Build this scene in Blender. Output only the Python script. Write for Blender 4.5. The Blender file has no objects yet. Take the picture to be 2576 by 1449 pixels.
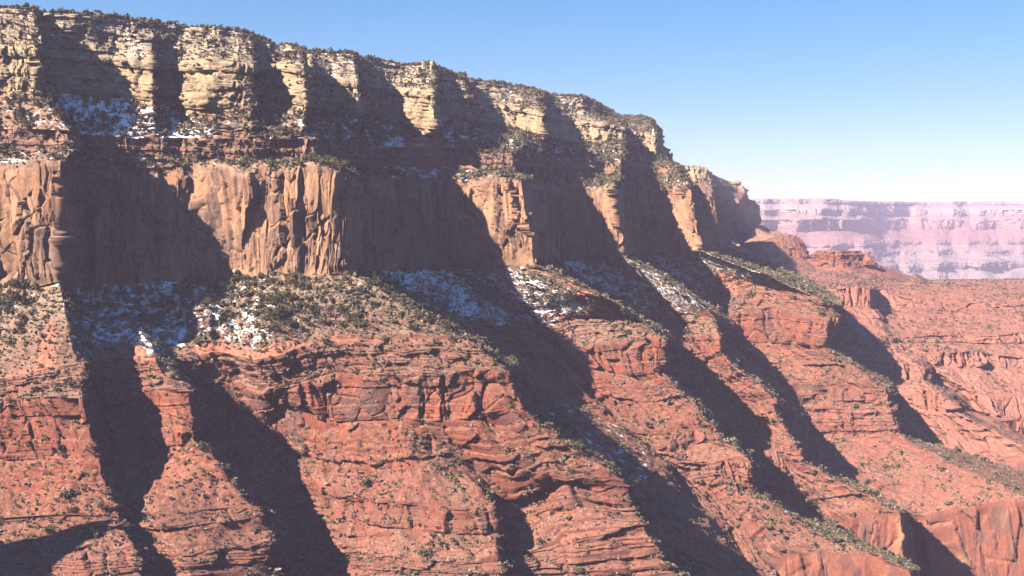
import bpy, bmesh, math, random
import numpy as np
from mathutils import Vector
R = math.radians
C = bpy.context.scene.collection
scn = bpy.context.scene
rng = np.random.default_rng(11)
random.seed(5)

# ------------------------------------------------------------------ camera, sky, sun, exposure
HFOV = 50.0
FPX = 1288.0 / math.tan(R(HFOV / 2))          # focal length in units of a 2576 px wide frame
PITCH = math.atan(169.5 / FPX)                # looking slightly down into the canyon
SUN_AZ = 55.0                                 # degrees the sun stands to the left of straight behind the camera
SUN_EL = 34.5
cam = bpy.data.objects.new('camera', bpy.data.cameras.new('camera')); C.objects.link(cam)
cam.data.angle = R(HFOV); cam.data.clip_start = 1; cam.data.clip_end = 60000
cam.rotation_euler = (R(90) - PITCH, 0, 0)
scn.camera = cam
w = bpy.data.worlds.new('World'); scn.world = w; w.use_nodes = True
nt = w.node_tree
bg = nt.nodes['Background']
sky = nt.nodes.new('ShaderNodeTexSky'); sky.sky_type = 'NISHITA'; sky.sun_disc = False
sky.sun_elevation = R(SUN_EL)
sd = Vector((-math.sin(R(SUN_AZ)) * math.cos(R(SUN_EL)), -math.cos(R(SUN_AZ)) * math.cos(R(SUN_EL)), math.sin(R(SUN_EL))))
sky.sun_rotation = math.atan2(sd.x, sd.y)
sky.altitude = 500; sky.air_density = 1.0; sky.dust_density = 0.1; sky.ozone_density = 2.0
hsv = nt.nodes.new('ShaderNodeHueSaturation'); hsv.inputs['Saturation'].default_value = 1.95
gam = nt.nodes.new('ShaderNodeGamma'); gam.inputs['Gamma'].default_value = 0.55   # a gentler fall from horizon to zenith
nt.links.new(sky.outputs[0], gam.inputs['Color']); nt.links.new(gam.outputs[0], hsv.inputs['Color']); tint = nt.nodes.new('ShaderNodeMix'); tint.data_type = 'RGBA'; tint.blend_type = 'MULTIPLY'; tint.inputs['Factor'].default_value = 1.0
tint.inputs['B'].default_value = (0.93, 0.97, 1.14, 1); nt.links.new(hsv.outputs[0], tint.inputs['A']); nt.links.new(tint.outputs['Result'], bg.inputs[0]); bg.inputs[1].default_value = 0.082
sun = bpy.data.objects.new('sun', bpy.data.lights.new('sun', 'SUN')); C.objects.link(sun)
sun.data.energy = 5.0; sun.data.angle = R(0.5); sun.data.color = (1.0, 0.86, 0.73)
sun.rotation_euler = (-sd).to_track_quat('-Z', 'Y').to_euler()
scn.view_settings.view_transform = 'Standard'; scn.view_settings.look = 'None'
scn.view_settings.gamma = 1.0; scn.view_settings.exposure = 1.88
scn.cycles.volume_max_steps = 64; scn.cycles.max_bounces = 5; scn.cycles.volume_bounces = 0
scn.cycles.diffuse_bounces = 0; scn.cycles.use_denoising = True

# ------------------------------------------------------------------ noise
TAB = np.random.default_rng(3).random(65536).astype(np.float32)
def h3(i, j, k):
    return TAB[((i * 73856093) ^ (j * 19349663) ^ (k * 83492791)) & 65535]
def vn(x, y, z, seed=0):
    x = np.asarray(x, np.float32); y = np.broadcast_to(np.asarray(y, np.float32), x.shape); z = np.broadcast_to(np.asarray(z, np.float32), x.shape)
    xi = np.floor(x).astype(np.int64); yi = np.floor(y).astype(np.int64); zi = np.floor(z).astype(np.int64)
    fx = x - xi; fy = y - yi; fz = z - zi
    fx = fx * fx * (3 - 2 * fx); fy = fy * fy * (3 - 2 * fy); fz = fz * fz * (3 - 2 * fz)
    xi = xi + seed * 131; o = 0
    def l(a, b, t): return a + (b - a) * t
    a = l(l(h3(xi, yi, zi), h3(xi + 1, yi, zi), fx), l(h3(xi, yi + 1, zi), h3(xi + 1, yi + 1, zi), fx), fy)
    b = l(l(h3(xi, yi, zi + 1), h3(xi + 1, yi, zi + 1), fx), l(h3(xi, yi + 1, zi + 1), h3(xi + 1, yi + 1, zi + 1), fx), fy)
    return l(a, b, fz) * 2 - 1
def fbm(x, y, z, oct=4, seed=0, gain=0.5):
    s = 0; a = 1; n = 0
    for k in range(oct):
        s = s + a * vn(x * 2**k, y * 2**k, z * 2**k, seed + k * 7); n += a; a *= gain
    return s / n
def sstep(a, b, x):
    t = np.clip((x - a) / (b - a), 0, 1); return t * t * (3 - 2 * t)
def blocks(s, z, wd, ht, seed):
    """one random value per block of a wall of staggered blocks"""
    j = np.floor(z / ht).astype(np.int64)
    off = h3(j, j * 0 + seed, j * 0 + 5) * 9.0
    ww = wd * (0.55 + 0.9 * h3(j, j * 0 + seed, j * 0 + 17))
    i = np.floor(s / ww + off).astype(np.int64)
    return h3(i, j, i * 0 + seed + 40) * 2 - 1
def facets(a, b, seed, jit=0.9):
    """cracked faces: each cell of a jittered pattern is one flat facet with its own step and tilt"""
    a = np.asarray(a, np.float32); b = np.asarray(b, np.float32)
    ia = np.floor(a).astype(np.int64); ib = np.floor(b).astype(np.int64)
    best = np.full(a.shape, 9.0, np.float32); sec = best.copy()
    ho = np.zeros(a.shape, np.float32); ta = ho.copy(); tb = ho.copy(); oa = ho.copy(); ob = ho.copy()
    for i in (-1, 0, 1):
        for j in (-1, 0, 1):
            ca, cb = ia + i, ib + j; zz = ca * 0 + seed
            xa = ca + .5 + jit * (h3(ca, cb, zz) - .5); xb = cb + .5 + jit * (h3(ca, cb, zz + 1) - .5)
            d = (a - xa) ** 2 + (b - xb) ** 2
            m = d < best
            sec = np.where(m, best, np.minimum(sec, d)); best = np.where(m, d, best)
            ho = np.where(m, h3(ca, cb, zz + 2), ho); ta = np.where(m, h3(ca, cb, zz + 3), ta); tb = np.where(m, h3(ca, cb, zz + 4), tb)
            oa = np.where(m, a - xa, oa); ob = np.where(m, b - xb, ob)
    return ho * 2 - 1, (ta * 2 - 1) * oa, (tb * 2 - 1) * ob, np.sqrt(sec) - np.sqrt(best)
def layers(z, ht, seed):
    j = np.floor(z / ht).astype(np.int64)
    return h3(j, j * 0 + seed, j * 0 + 77) * 2 - 1

# ------------------------------------------------------------------ camera rays to places
cp, sp = math.cos(PITCH), math.sin(PITCH)
def place(x, y, d):
    xc = (x - 1288.0) / FPX; yc = (724.5 - y) / FPX
    k = d / (cp + yc * sp)
    return np.stack([xc * k, d + 0 * k, (-sp + yc * cp) * k], -1)

# ------------------------------------------------------------------ materials
def mat_new(name):
    m = bpy.data.materials.new(name); m.use_nodes = True
    return m, m.node_tree.nodes, m.node_tree.links, m.node_tree.nodes['Principled BSDF']
def rock_material():
    m, n, l, p = mat_new('canyon_rock')
    p.inputs['Roughness'].default_value = 0.95; p.inputs['Specular IOR Level'].default_value = 0.1
    at = n.new('ShaderNodeAttribute'); at.attribute_name = 'rock'
    mk = n.new('ShaderNodeAttribute'); mk.attribute_name = 'mask'
    sep = n.new('ShaderNodeSeparateColor'); l.new(mk.outputs['Color'], sep.inputs[0])
    tc = n.new('ShaderNodeTexCoord')
    def noise(scale, detail, rough=0.6):
        t = n.new('ShaderNodeTexNoise'); t.inputs['Scale'].default_value = scale; t.inputs['Detail'].default_value = detail
        t.inputs['Roughness'].default_value = rough; l.new(tc.outputs['Object'], t.inputs['Vector']); return t
    def ramp(src, a, b, lo, hi):
        r = n.new('ShaderNodeMapRange'); r.inputs[1].default_value = a; r.inputs[2].default_value = b
        r.inputs[3].default_value = lo; r.inputs[4].default_value = hi; l.new(src, r.inputs[0]); return r.outputs[0]
    n1 = noise(0.22, 5, 0.7)
    v = n.new('ShaderNodeVectorMath'); v.operation = 'SCALE'
    l.new(at.outputs['Color'], v.inputs[0]); l.new(ramp(n1.outputs[0], 0.3, 0.7, 0.72, 1.28), v.inputs['Scale'])
    # pale and dark stones lying on the loose slopes
    vo = n.new('ShaderNodeTexVoronoi'); vo.inputs['Scale'].default_value = 0.30; l.new(tc.outputs['Object'], vo.inputs['Vector'])
    st = n.new('ShaderNodeMix'); st.data_type = 'RGBA'
    l.new(v.outputs[0], st.inputs['A']); 
    cr = n.new('ShaderNodeValToRGB'); cr.color_ramp.elements[0].color = (0.10, 0.075, 0.06, 1); cr.color_ramp.elements[1].color = (0.40, 0.29, 0.215, 1)
    l.new(vo.outputs['Color'], cr.inputs[0]); l.new(cr.outputs[0], st.inputs['B'])
    mm = n.new('ShaderNodeMath'); mm.operation = 'MULTIPLY'
    l.new(sep.outputs[1], mm.inputs[0]); l.new(ramp(vo.outputs['Distance'], 0.25, 0.45, 0.45, 0.0), mm.inputs[1]); l.new(mm.outputs[0], st.inputs['Factor'])
    # snow
    n2 = noise(0.065, 5, 0.66)
    ad = n.new('ShaderNodeMath'); ad.operation = 'ADD'; l.new(n2.outputs[0], ad.inputs[0]); l.new(sep.outputs[0], ad.inputs[1])
    sn = n.new('ShaderNodeMix'); sn.data_type = 'RGBA'; l.new(ramp(ad.outputs[0], 0.94, 1.05, 0, 0.97), sn.inputs['Factor'])
    l.new(st.outputs['Result'], sn.inputs['A']); sn.inputs['B'].default_value = (0.83, 0.85, 0.88, 1)
    l.new(sn.outputs['Result'], p.inputs['Base Color'])
    n3 = noise(0.5, 6, 0.75)
    b = n.new('ShaderNodeBump'); b.inputs['Strength'].default_value = 0.55; b.inputs['Distance'].default_value = 2.2
    l.new(n3.outputs[0], b.inputs['Height']); l.new(b.outputs[0], p.inputs['Normal'])
    return m
ROCK = rock_material()

def grid_mesh(name, P, rock, mask, kind='structure', label=None, cat=None, parent=None):
    nv, nu = P.shape[:2]
    me = bpy.data.meshes.new(name)
    me.vertices.add(nv * nu); me.vertices.foreach_set('co', P.reshape(-1).astype(np.float32))
    a = np.arange((nv - 1) * nu).reshape(nv - 1, nu)[:, :-1]
    q = np.stack([a, a + nu, a + nu + 1, a + 1], -1).reshape(-1, 4)
    me.loops.add(q.size); me.loops.foreach_set('vertex_index', q.reshape(-1).astype(np.int32))
    me.polygons.add(len(q)); me.polygons.foreach_set('loop_start', np.arange(0, q.size, 4, dtype=np.int32))
    me.update(calc_edges=True)
    for nm, arr in (('rock', rock), ('mask', mask)):
        c = np.ones((nv * nu, 4), np.float32); c[:, :3] = arr.reshape(-1, 3)
        me.attributes.new(nm, 'FLOAT_COLOR', 'POINT').data.foreach_set('color', c.reshape(-1))
    me.materials.append(ROCK)
    o = bpy.data.objects.new(name, me); C.objects.link(o); o.parent = parent
    if kind: o['kind'] = kind
    if label: o['label'] = label
    if cat: o['category'] = cat
    return o

# ------------------------------------------------------------------ stratigraphy
# a cross section of beds: z of the reference section -> colour of the bed (true albedo)
COLZ = np.array([-900, -640, -540, -470, -455, -400, -390, -360, -352, -300, -264, -200, -196, -160, -140, -90, -78, -40, 60, 77, 90, 104, 130, 140, 158, 166, 200, 225, 250, 290], float)
COLS = np.array([[.36,.15,.09],[.40,.19,.12],[.43,.20,.12],[.43,.21,.13],[.36,.17,.11],[.33,.15,.10],[.36,.16,.10],[.40,.22,.15],[.34,.16,.10],[.33,.15,.095],
 [.36,.145,.085],[.36,.15,.09],[.34,.155,.095],[.34,.15,.09],[.31,.18,.12],[.30,.22,.155],[.43,.26,.16],[.42,.25,.155],[.42,.24,.145],[.38,.24,.16],[.36,.22,.15],[.39,.21,.135],[.38,.22,.14],[.30,.21,.145],[.38,.19,.11],[.48,.34,.18],
 [.46,.34,.19],[.45,.36,.23],[.46,.38,.27],[.44,.36,.27]])
COLS[:15] *= .95; COLS[:15, 1] *= .76; COLS[:15, 2] *= .84; COLS[20:23, 1] *= .92; COLS[:22, 2] *= 1.02; COLS[:16, 2] *= .95; COLS[16:19] *= np.array([1.32, 1.22, 1.12]); COLS[25:] *= 1.30
def bed_colour(z):
    return np.stack([np.interp(z, COLZ, COLS[:, k]) for k in range(3)], -1)

def resample(rows, zref, us, warp=None):
    """rows of (u, x, y, d) -> array rows x us x 3 of places"""
    out = []
    for r, row in enumerate(rows):
        a = np.array([(t[0], t[1], t[2], t[3] if len(t) > 3 and t[3] else zref[r] * FPX / (555.0 - t[2])) for t in row], float)
        P = place(a[:, 1], a[:, 2], a[:, 3])
        out.append((a[:, 0], P))
    return out
def u_samples(rows, zref, n):
    uu = np.linspace(rows[0][0][0], rows[0][-1][0], 4000)
    s = np.zeros(len(uu))
    for row in rows:
        x = np.interp(uu, [t[0] for t in row], [t[1] for t in row]); y = np.interp(uu, [t[0] for t in row], [t[2] for t in row])
        g = np.hypot(np.gradient(x), np.gradient(y)); s = np.maximum(s, np.minimum(g, 3.0))
    c = np.cumsum(s + 0.15); c = (c - c[0]) / (c[-1] - c[0])
    return np.interp(np.linspace(0, 1, n), c, uu)

def build_net(rows, zref, nu, nvs, styles, amp=1.0, uwarp=0.05, seed=0, uscale=1.0, ids=None, sc=1.0, lump=1.0, led=1.0):
    """rows of the section (top to bottom) -> displaced grid. styles: one per interval: 'blk','flu','tal','bnk','flat'"""
    us = u_samples(rows, zref, nu)
    ctl = resample(rows, zref, us)
    # 'ids' lets neighbouring intervals that make one slope carry one number
    ids = ids or list(range(len(rows) - 1))
    frac = [(ids[:r].count(ids[r]) / ids.count(ids[r]), 1 / ids.count(ids[r])) for r in range(len(ids))]
    PP, ZZ, ST, TT = [], [], [], []
    iv = []
    for r in range(len(rows) - 1):
        n = nvs[r]
        t = np.linspace(0, 1, n, endpoint=(r == len(rows) - 2))
        for tk in t:
            zst = zref[r] + (zref[r + 1] - zref[r]) * tk
            wq = vn(us * 2.2 * uscale, zst / 140.0, 0.5, seed + 3) + 0.5 * vn(us * 6 * uscale, zst / 70.0, 1.5, seed + 4) + 0.25 * vn(us * 15 * uscale, zst / 40.0, 2.5, seed + 14)
            uq = us + uwarp * wq
            A = np.stack([np.interp(uq, ctl[r][0], ctl[r][1][:, k]) for k in range(3)], -1)
            B = np.stack([np.interp(uq, ctl[r + 1][0], ctl[r + 1][1][:, k]) for k in range(3)], -1)
            PP.append(A + (B - A) * tk); ZZ.append(np.full(len(us), zst))
            ST.append(ids[r]); TT.append(frac[r][0] + frac[r][1] * tk)
    P = np.array(PP); Z = np.array(ZZ); ST = np.array(ST); TT = np.array(TT)
    # soften creases along u
    for _ in range(1):
        P[:, 1:-1] = P[:, 1:-1] * 0.5 + 0.25 * (P[:, 2:] + P[:, :-2])
    du = np.gradient(P, axis=1); dv = np.gradient(P, axis=0)
    N = np.cross(dv, du); N /= np.linalg.norm(N, axis=-1, keepdims=True) + 1e-9
    # outward, horizontal version for beds
    H = N.copy(); H[..., 2] = 0; H /= np.linalg.norm(H, axis=-1, keepdims=True) + 1e-6
    k = len(P) // 2
    s1 = np.concatenate([[0], np.cumsum(np.linalg.norm(np.diff(P[k], axis=0), axis=1))])
    S = np.broadcast_to(s1, Z.shape)
    x, y, z = P[..., 0], P[..., 1], P[..., 2]
    D = np.zeros(Z.shape, np.float32); V = np.zeros(Z.shape, np.float32); TA = D.copy(); TB = D.copy()
    wob = 5 * vn(x / 90, y / 90, z / 90, seed + 9)
    x, y, z, S = x / sc, y / sc, z / sc, S / sc
    zb = Z / (1 + .5 * (sc - 1)) + 0.22 * wob + 0.5 * vn(x / 14, y / 14, z / 14, seed + 8)
    sb = S + 0.35 * wob + 1.6 * vn(x / 25, y / 25, z / 12, seed + 6)
    styles = [styles[ids.index(i)] for i in sorted(set(ids))]
    for r in range(len(styles)):
        m = ST == r
        if not m.any(): continue
        st = styles[r]
        xx, yy, zz, Zm, Sm = x[m], y[m], z[m], zb[m], sb[m]
        t = TT[m][:, None]
        edge = sstep(0, 0.12, t) * sstep(1.0, 0.9, t)
        if st == 'blk':      # bedded cliff: beds, staggered blocks, joints
            big = fbm(xx / 55, yy / 55, zz / 130, 3, seed + 1)
            h1, a1, b1, e1 = facets(Sm / 26 + 0.15 * vn(xx / 20, yy / 20, zz / 20, 2), Zm / 30, seed + 31)
            h2, a2, b2, e2 = facets(Sm / 10, Zm / 11, seed + 41, .7)
            pick = sstep(-.3, .3, vn(xx / 60, yy / 60, zz / 30, seed + 16))
            th = 1.0 if r == 2 else .5
            d = 11 * big + 3.6 * h1 + 13 * a1 + 4 * b1 + (1.5 * h2 + 5 * a2) * (.4 + .6 * pick) + 4.6 * layers(Zm, 15, seed + 2) + (1.0 - th) * 6 * layers(Zm + 5, 24, seed + 13) + th * (2.8 * layers(Zm + 3, 6.5, seed + 3) + 1.3 * layers(Zm, 2.6, seed + 4)) + 1.6 * blocks(Sm, Zm, 9, 6.5, seed) * pick + 0.7 * blocks(Sm, Zm, 4, 3.2, seed + 2)
            d = d - 2.2 * sstep(.10, 0.0, e1) - 1.2 * sstep(.12, 0, e2) * pick
            TA[m] = h1; TB[m] = h2
            jt = np.abs(vn(Sm / 30, Zm / 110, 3.3, seed + 5)); d = d - 6 * sstep(0.07, 0.0, jt)
            D[m] = d * amp * (0.5 + 0.5 * edge)
        elif st == 'mas':    # massive red cliff: tall joint-bounded faces, one or two partings
            q = Sm + .5 * vn(xx / 6, yy / 6, zz / 6, seed + 4)
            h1, a1, b1, e1 = facets(q / 21, (Zm + .25 * q) / 46, seed + 31); h2, a2, b2, e2 = facets(q / 8.5, Zm / 19, seed + 41, .75)
            pick = sstep(-.25, .35, vn(xx / 55, yy / 55, zz / 50, seed + 16))
            d = 8 * fbm(xx / 60, yy / 60, zz / 200, 2, seed + 1) + 4.6 * h1 + 15 * a1 + 3 * b1 + (1.9 * h2 + 6 * a2 + 1.5 * b2) * (.3 + .7 * pick) + 3.2 * layers(Zm + 5, 23, seed + 13) + 1.2 * layers(Zm, 7, seed + 3) * pick + .6 * blocks(q, Zm, 5, 6, seed + 2)
            d = d - 2.5 * sstep(.07, 0, e1)
            jt = np.abs(vn(q / 24, Zm / 140, 3.3, seed + 5)); d = d - 6.5 * sstep(0.07, 0.0, jt)
            TA[m] = h1; TB[m] = h2
            D[m] = d * amp * (0.55 + 0.45 * edge)
        elif st in ('flu', 'slb'):    # tall massive cliff: slabs, flutes, spalls
            q = Sm + 0.18 * Zm * vn(xx / 140, yy / 140, 0, seed + 2) + 0.6 * vn(xx / 6, yy / 6, zz / 6, seed + 4)
            h0, a0, b0, e0 = facets(q / 62, (Zm + 6 * vn(xx / 20, yy / 20, zz / 20, 8)) / 170, seed + 51)
            h1, a1, b1, e1 = facets(q / 25, (Zm + .5 * q) / 74, seed + 61)
            h2, a2, b2, e2 = facets(q / 10, (Zm - .4 * q) / 27, seed + 71)
            pick = sstep(-.25, .35, vn(xx / 65, yy / 65, zz / 70, seed + 6))
            d = 6 * fbm(xx / 110, yy / 110, zz / 300, 2, seed + 1) + 6.5 * h0 + 22 * a0 + (5.4 * h1 + 17 * a1 + 5 * b1) * (.35 + .65 * pick) + (2.3 * h2 + 7 * a2 + 2 * b2) * (.25 + .75 * pick) + .5 * fbm(xx / 8, yy / 8, zz / 16, 2, seed + 8)
            h3_, a3, b3, e3 = facets(q / 5.5, (Zm + .3 * q) / 34, seed + 81)
            d = d + (1.2 * h3_ + 4 * a3) * sstep(-.3, .3, vn(xx / 40, yy / 40, zz / 50, seed + 26))
            TA[m] = .6 * h0 + .6 * h1; TB[m] = .5 * h2 + .5 * h3_
            cr2 = np.abs(vn(q / 15, Zm / 75, 2.7, seed + 27)); d = d - 4 * sstep(.06, 0, cr2) * sstep(-.2, .3, vn(xx / 50, yy / 50, zz / 80, seed + 28))
            d = d - 3.5 * sstep(.05, 0, e0) - 2.2 * sstep(.07, 0, e1) * pick
            if st == 'slb': d = d * .55
            D[m] = d * amp * (0.45 + 0.55 * edge)
            V[m] = -amp * 9 * h3(np.floor(q / 13).astype(np.int64), 3, 9) ** 2 * sstep(.14, 0, t) - amp * 5 * h3(np.floor(q / 5).astype(np.int64), 4, 9) * sstep(.06, 0, t)
        elif st == 'tal':    # loose slope with ribs, runnels and low ledges
            d = (14 if r >= 10 else 10) * lump * fbm(xx / 80, yy / 80, zz / 80, 3, seed + 1) + (5.0 if r >= 9 else 3.4) * fbm(xx / 20, yy / 20, zz / 34, 3, seed + 2) + 1.3 * vn(xx / 6, yy / 6, zz / 6, seed + 3)
            g = vn((Sm + 12 * vn(xx / 50, yy / 50, zz / 50, seed + 17)) / 34, Zm / 120, 2.2, seed + 4); d = d - 3.0 * sstep(0.3, 0.0, np.abs(g)) * sstep(-.1, .4, vn(xx / 80, yy / 80, zz / 80, seed + 18)) + 0.8 * vn(xx / 2.7, yy / 2.7, zz / 2.7, seed + 19)
            V[m] = d * amp * 0.9 * edge
            stp = sstep(.72, .5, np.abs(N[m][..., 2]))                       # where the slope steepens it is bare bedded rock
            f1 = np.mod(-Zm / 13.0 + .4 * vn(xx / 120, yy / 120, 0, 3), 1.0); f2 = np.mod(-Zm / 5.6, 1.0)
            saw = np.where(f1 < .7, f1 / .7, (1 - f1) / .3); saw2 = np.where(f2 < .7, f2 / .7, (1 - f2) / .3)
            h1, a1, b1, e1 = facets(Sm / 15, Zm / 13, seed + 31)
            wst = (.25 + .75 * sstep(-.1, .35, vn(xx / 60, yy / 60, zz / 26, seed + 22))) * (1.0 if r >= 9 else .35)
            rough = led * wst * (1.7 * saw + .7 * saw2 + 1.0 * h1 + 2.5 * a1) + stp * (3.2 * layers(Zm, 9, seed + 2) + 1.8 * layers(Zm, 4, seed + 5) + 2.0 * h1 + 6 * a1 + 1.3 * blocks(Sm, Zm, 6, 5, seed + 9))
            TA[m] = h1 * np.maximum(stp, .4 * wst)
            lg = sstep(0.28, 0.65, vn(xx / 75, yy / 75, zz / 40, seed + 12))
            D[m] = edge * amp * rough + lg * edge * amp * (3.6 * layers(Zm, 10.0, seed + 3) + 2.4 * blocks(Sm, Zm, 11, 10, seed + 6) + 1.2 * blocks(Sm, Zm, 5, 5, seed + 7))
        elif st == 'bnk':    # stepped ledges and slope
            h1, a1, b1, e1 = facets(Sm / 15, Zm / 14, seed + 31); TA[m] = h1
            d = 7 * fbm(xx / 45, yy / 45, zz / 60, 3, seed + 1) + 3.4 * layers(Zm, 8.5, seed + 4) + 1.3 * layers(Zm, 3.4, seed + 5) + 2.4 * h1 + 8 * a1 + 2.2 * blocks(Sm, Zm, 13, 9, seed) + 1.4 * blocks(Sm, Zm, 6, 5, seed + 3)
            D[m] = d * amp * (0.4 + 0.6 * edge)
            V[m] = 2.0 * fbm(xx / 14, yy / 14, zz / 14, 2, seed + 7) * edge * amp
        else:
            V[m] = 3 * fbm(xx / 60, yy / 60, 0, 4, seed + 1)
    P = P + H * D[..., None] * sc
    P[..., 2] += V * sc
    zb = zb * (1 + .5 * (sc - 1))
    # slope measure of the finished surface
    du = np.gradient(P, axis=1); dv = np.gradient(P, axis=0)
    N2 = np.cross(dv, du); N2 /= np.linalg.norm(N2, axis=-1, keepdims=True) + 1e-9
    up = np.abs(N2[..., 2])
    return dict(TA=TA, TB=TB, P=P, Z=zb, U=np.broadcast_to(us, Z.shape), S=S, ST=ST, TT=TT, up=up, T=np.broadcast_to(TT[:, None], Z.shape), R=np.broadcast_to(ST[:, None], Z.shape))

def paint(net, styles, seed=0):
    P, Z = net['P'], net['Z']
    x, y, z = P[..., 0], P[..., 1], P[..., 2]
    col = bed_colour(Z + 4 * layers(Z, 3.0, seed + 1))
    isf = np.array([s in ('flu', 'slb') for s in styles])[net['R']]
    isl = np.array([s in ('tal', 'flat') for s in styles])[net['R']]
    # bed-to-bed shades
    bed = 1 + 0.13 * layers(Z, 6.5, seed + 2) + 0.09 * layers(Z, 2.3, seed + 6)
    bed = np.where(isf, 1.0, bed)
    col = col * bed[..., None]
    col = col * (1 + .16 * net['TA'] + .13 * net['TB'])[..., None]
    # dark varnish running down the faces
    q = net['S']
    var = sstep(0.02, 0.5, fbm(q / 11, Z / 90, 4.4, 4, seed + 3) + 0.25 * fbm(x / 50, y / 50, z / 50, 2, seed + 5)) 
    var2 = sstep(0.15, 0.45, fbm(x / 35, y / 35, z / 26, 4, seed + 11))
    steep = sstep(0.65, 0.35, net['up'])
    k = steep * np.clip(np.maximum(0.6 * var * isf + 0.35 * var * (~isf), 0.5 * var2) + .6 * sstep(.22, .5, net['TA'] + .35 * net['TB']), 0, .8)
    dk = np.array([.145, .098, .088])
    col = col * (1 - k[..., None]) + dk * k[..., None]
    # fresh pale scars on the tall cliff
    sc = sstep(0.28, 0.5, fbm(x / 40, y / 40, z / 90, 3, seed + 21)) * isf
    col = col * (1 - 0.6 * sc[..., None]) + np.array([.60, .36, .205]) * 0.6 * sc[..., None]
    # soil and debris where it lies flat
    flat = sstep(0.38, 0.66, net['up'])
    tan = np.where(net['R'] >= 9, .42, .62) if len(styles) > 14 else np.full(Z.shape, .40)
    tan = np.clip(tan + .38 * fbm(net['S'] / 14, Z / 95, 6.1, 4, seed + 23) + .2 * fbm(x / 70, y / 70, z / 70, 3, seed + 24), 0, 1)[..., None]   # debris washed down over red earth
    tanc = np.where((net['R'] >= 9)[..., None], np.array([.32, .185, .125]), np.array([.33, .245, .175])) if len(styles) > 14 else np.array([.32, .19, .135])
    soil = bed_colour(Z + 10) * (1 - tan) + tanc * tan
    soil = soil * (1 + 0.22 * fbm(x / 30, y / 30, z / 30, 4, seed + 9))[..., None]
    col = col * (1 - 0.8 * flat[..., None]) + soil * 0.8 * flat[..., None]
    col = col * 0.53
    mask = np.zeros(P.shape, np.float32)
    mask[..., 1] = flat * np.where(isl, 1.0, 0.6)
    return np.clip(col, 0.02, 0.9).astype(np.float32), mask

#ROWS_BEGIN
# ------------------------------------------------------------------ the near canyon wall: traced beds, each point with its own distance
Z_MAIN = [282, 278, 222, 165, 112, 96, 74, -78, -116, -155, -196, -255, -282, -310, -345, -375, -415, -470, -620, -900]
R1 = [(-2,-300,-15,1390),(0,0,20,1420),(1.2,70,24,1430),(1.45,84,26,1432),(1.65,100,32,1480),(2,190,35),(2.9,290,47),(4,400,60),(4.6,460,66),(5.2,530,70),(5.45,550,70),(5.6,565,76),(6.1,610,78),(6.4,640,90),(7,700,114),(7.3,732,114),(7.45,745,114),(7.55,752,124),(7.8,790,131),(8.6,890,135),(8.75,902,145),(9.5,975,157),(10,1020,165),(10.4,1060,163),(10.75,1088,163),(10.9,1105,175),(11.3,1145,188),(11.58,1165,189),(11.7,1175,201),(12.5,1260,211),(13.3,1350,227),(13.6,1385,240),(14.4,1470,245),(14.7,1495,256),(15,1530,277),(15.5,1562,295),(16.3,1600,293),(17.2,1638,298),(17.5,1650,317),(18,1662,335,3300)]
R2 = [(-2,-290,110,1385),(0,0,116,1405),(1.3,82,119,1408),(1.45,92,120,1412),(1.65,104,122,1490),(2.4,230,135,1510),(2.9,290,142,1515),(3.3,345,148,1495),(3.8,385,152,1500),(4.05,395,155,1540),(4.6,465,155,1550),(4.7,470,153,1515),(5.3,540,150,1500),(6.2,640,165,1540),(6.35,650,165,1600),(6.9,700,160,1620),(7.2,735,160,1590),(7.5,765,165,1590),(7.65,777,170,1680),(8,830,195,1740),(8.65,898,200,1750),(8.78,904,205,1850),(9.3,960,215,1880),(10,1015,220,1880),(10.2,1030,222,1830),(10.82,1090,225,1838),(10.95,1100,232,1950),(11.3,1140,240,1995),(11.6,1180,245,1985),(11.75,1187,250,2130),(12.6,1300,270,2170),(12.8,1320,272,2125),(13.35,1362,280,2150),(13.48,1370,285,2310),(14.3,1440,300,2420),(14.9,1520,310,2430),(15.45,1565,320,2480),(15.6,1574,325,2660),(16.4,1620,335,2710),(17.2,1645,340,2660),(17.45,1657,345,2710),(18,1662,350,3200)]
R3 = [(-2,-285,225,1375),(0,0,232,1392),(1.3,80,232,1392),(1.45,88,232,1398),(1.65,102,232,1468),(2.4,230,240,1482),(2.9,300,244,1485),(3.3,345,250,1472),(3.8,385,255,1482),(4.05,398,262,1512),(4.6,460,272,1512),(4.75,475,274,1485),(5.1,510,278,1480),(5.6,570,272,1490),(6.2,640,258,1525),(6.35,650,258,1578),(6.9,705,248,1585),(7.2,740,262,1562),(7.5,770,268,1565),(7.65,782,272,1650),(8,840,288,1690),(8.65,900,295,1712),(8.78,906,295,1805),(9.3,960,302,1832),(10,1020,318,1838),(10.2,1035,322,1797),(10.82,1095,326,1800),(10.95,1108,308,1890),(11.3,1140,300,1935),(11.6,1180,305,1955),(11.75,1190,305,2070),(12.6,1300,325,2115),(12.8,1325,332,2082),(13.35,1367,345,2110),(13.48,1375,348,2255),(14.3,1450,362,2345),(14.9,1520,360,2380),(15.45,1567,355,2440),(15.6,1577,360,2590),(16.4,1620,378,2645),(17.2,1650,395,2600),(17.45,1668,400,2650),(18,1690,408,2900)]
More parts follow.
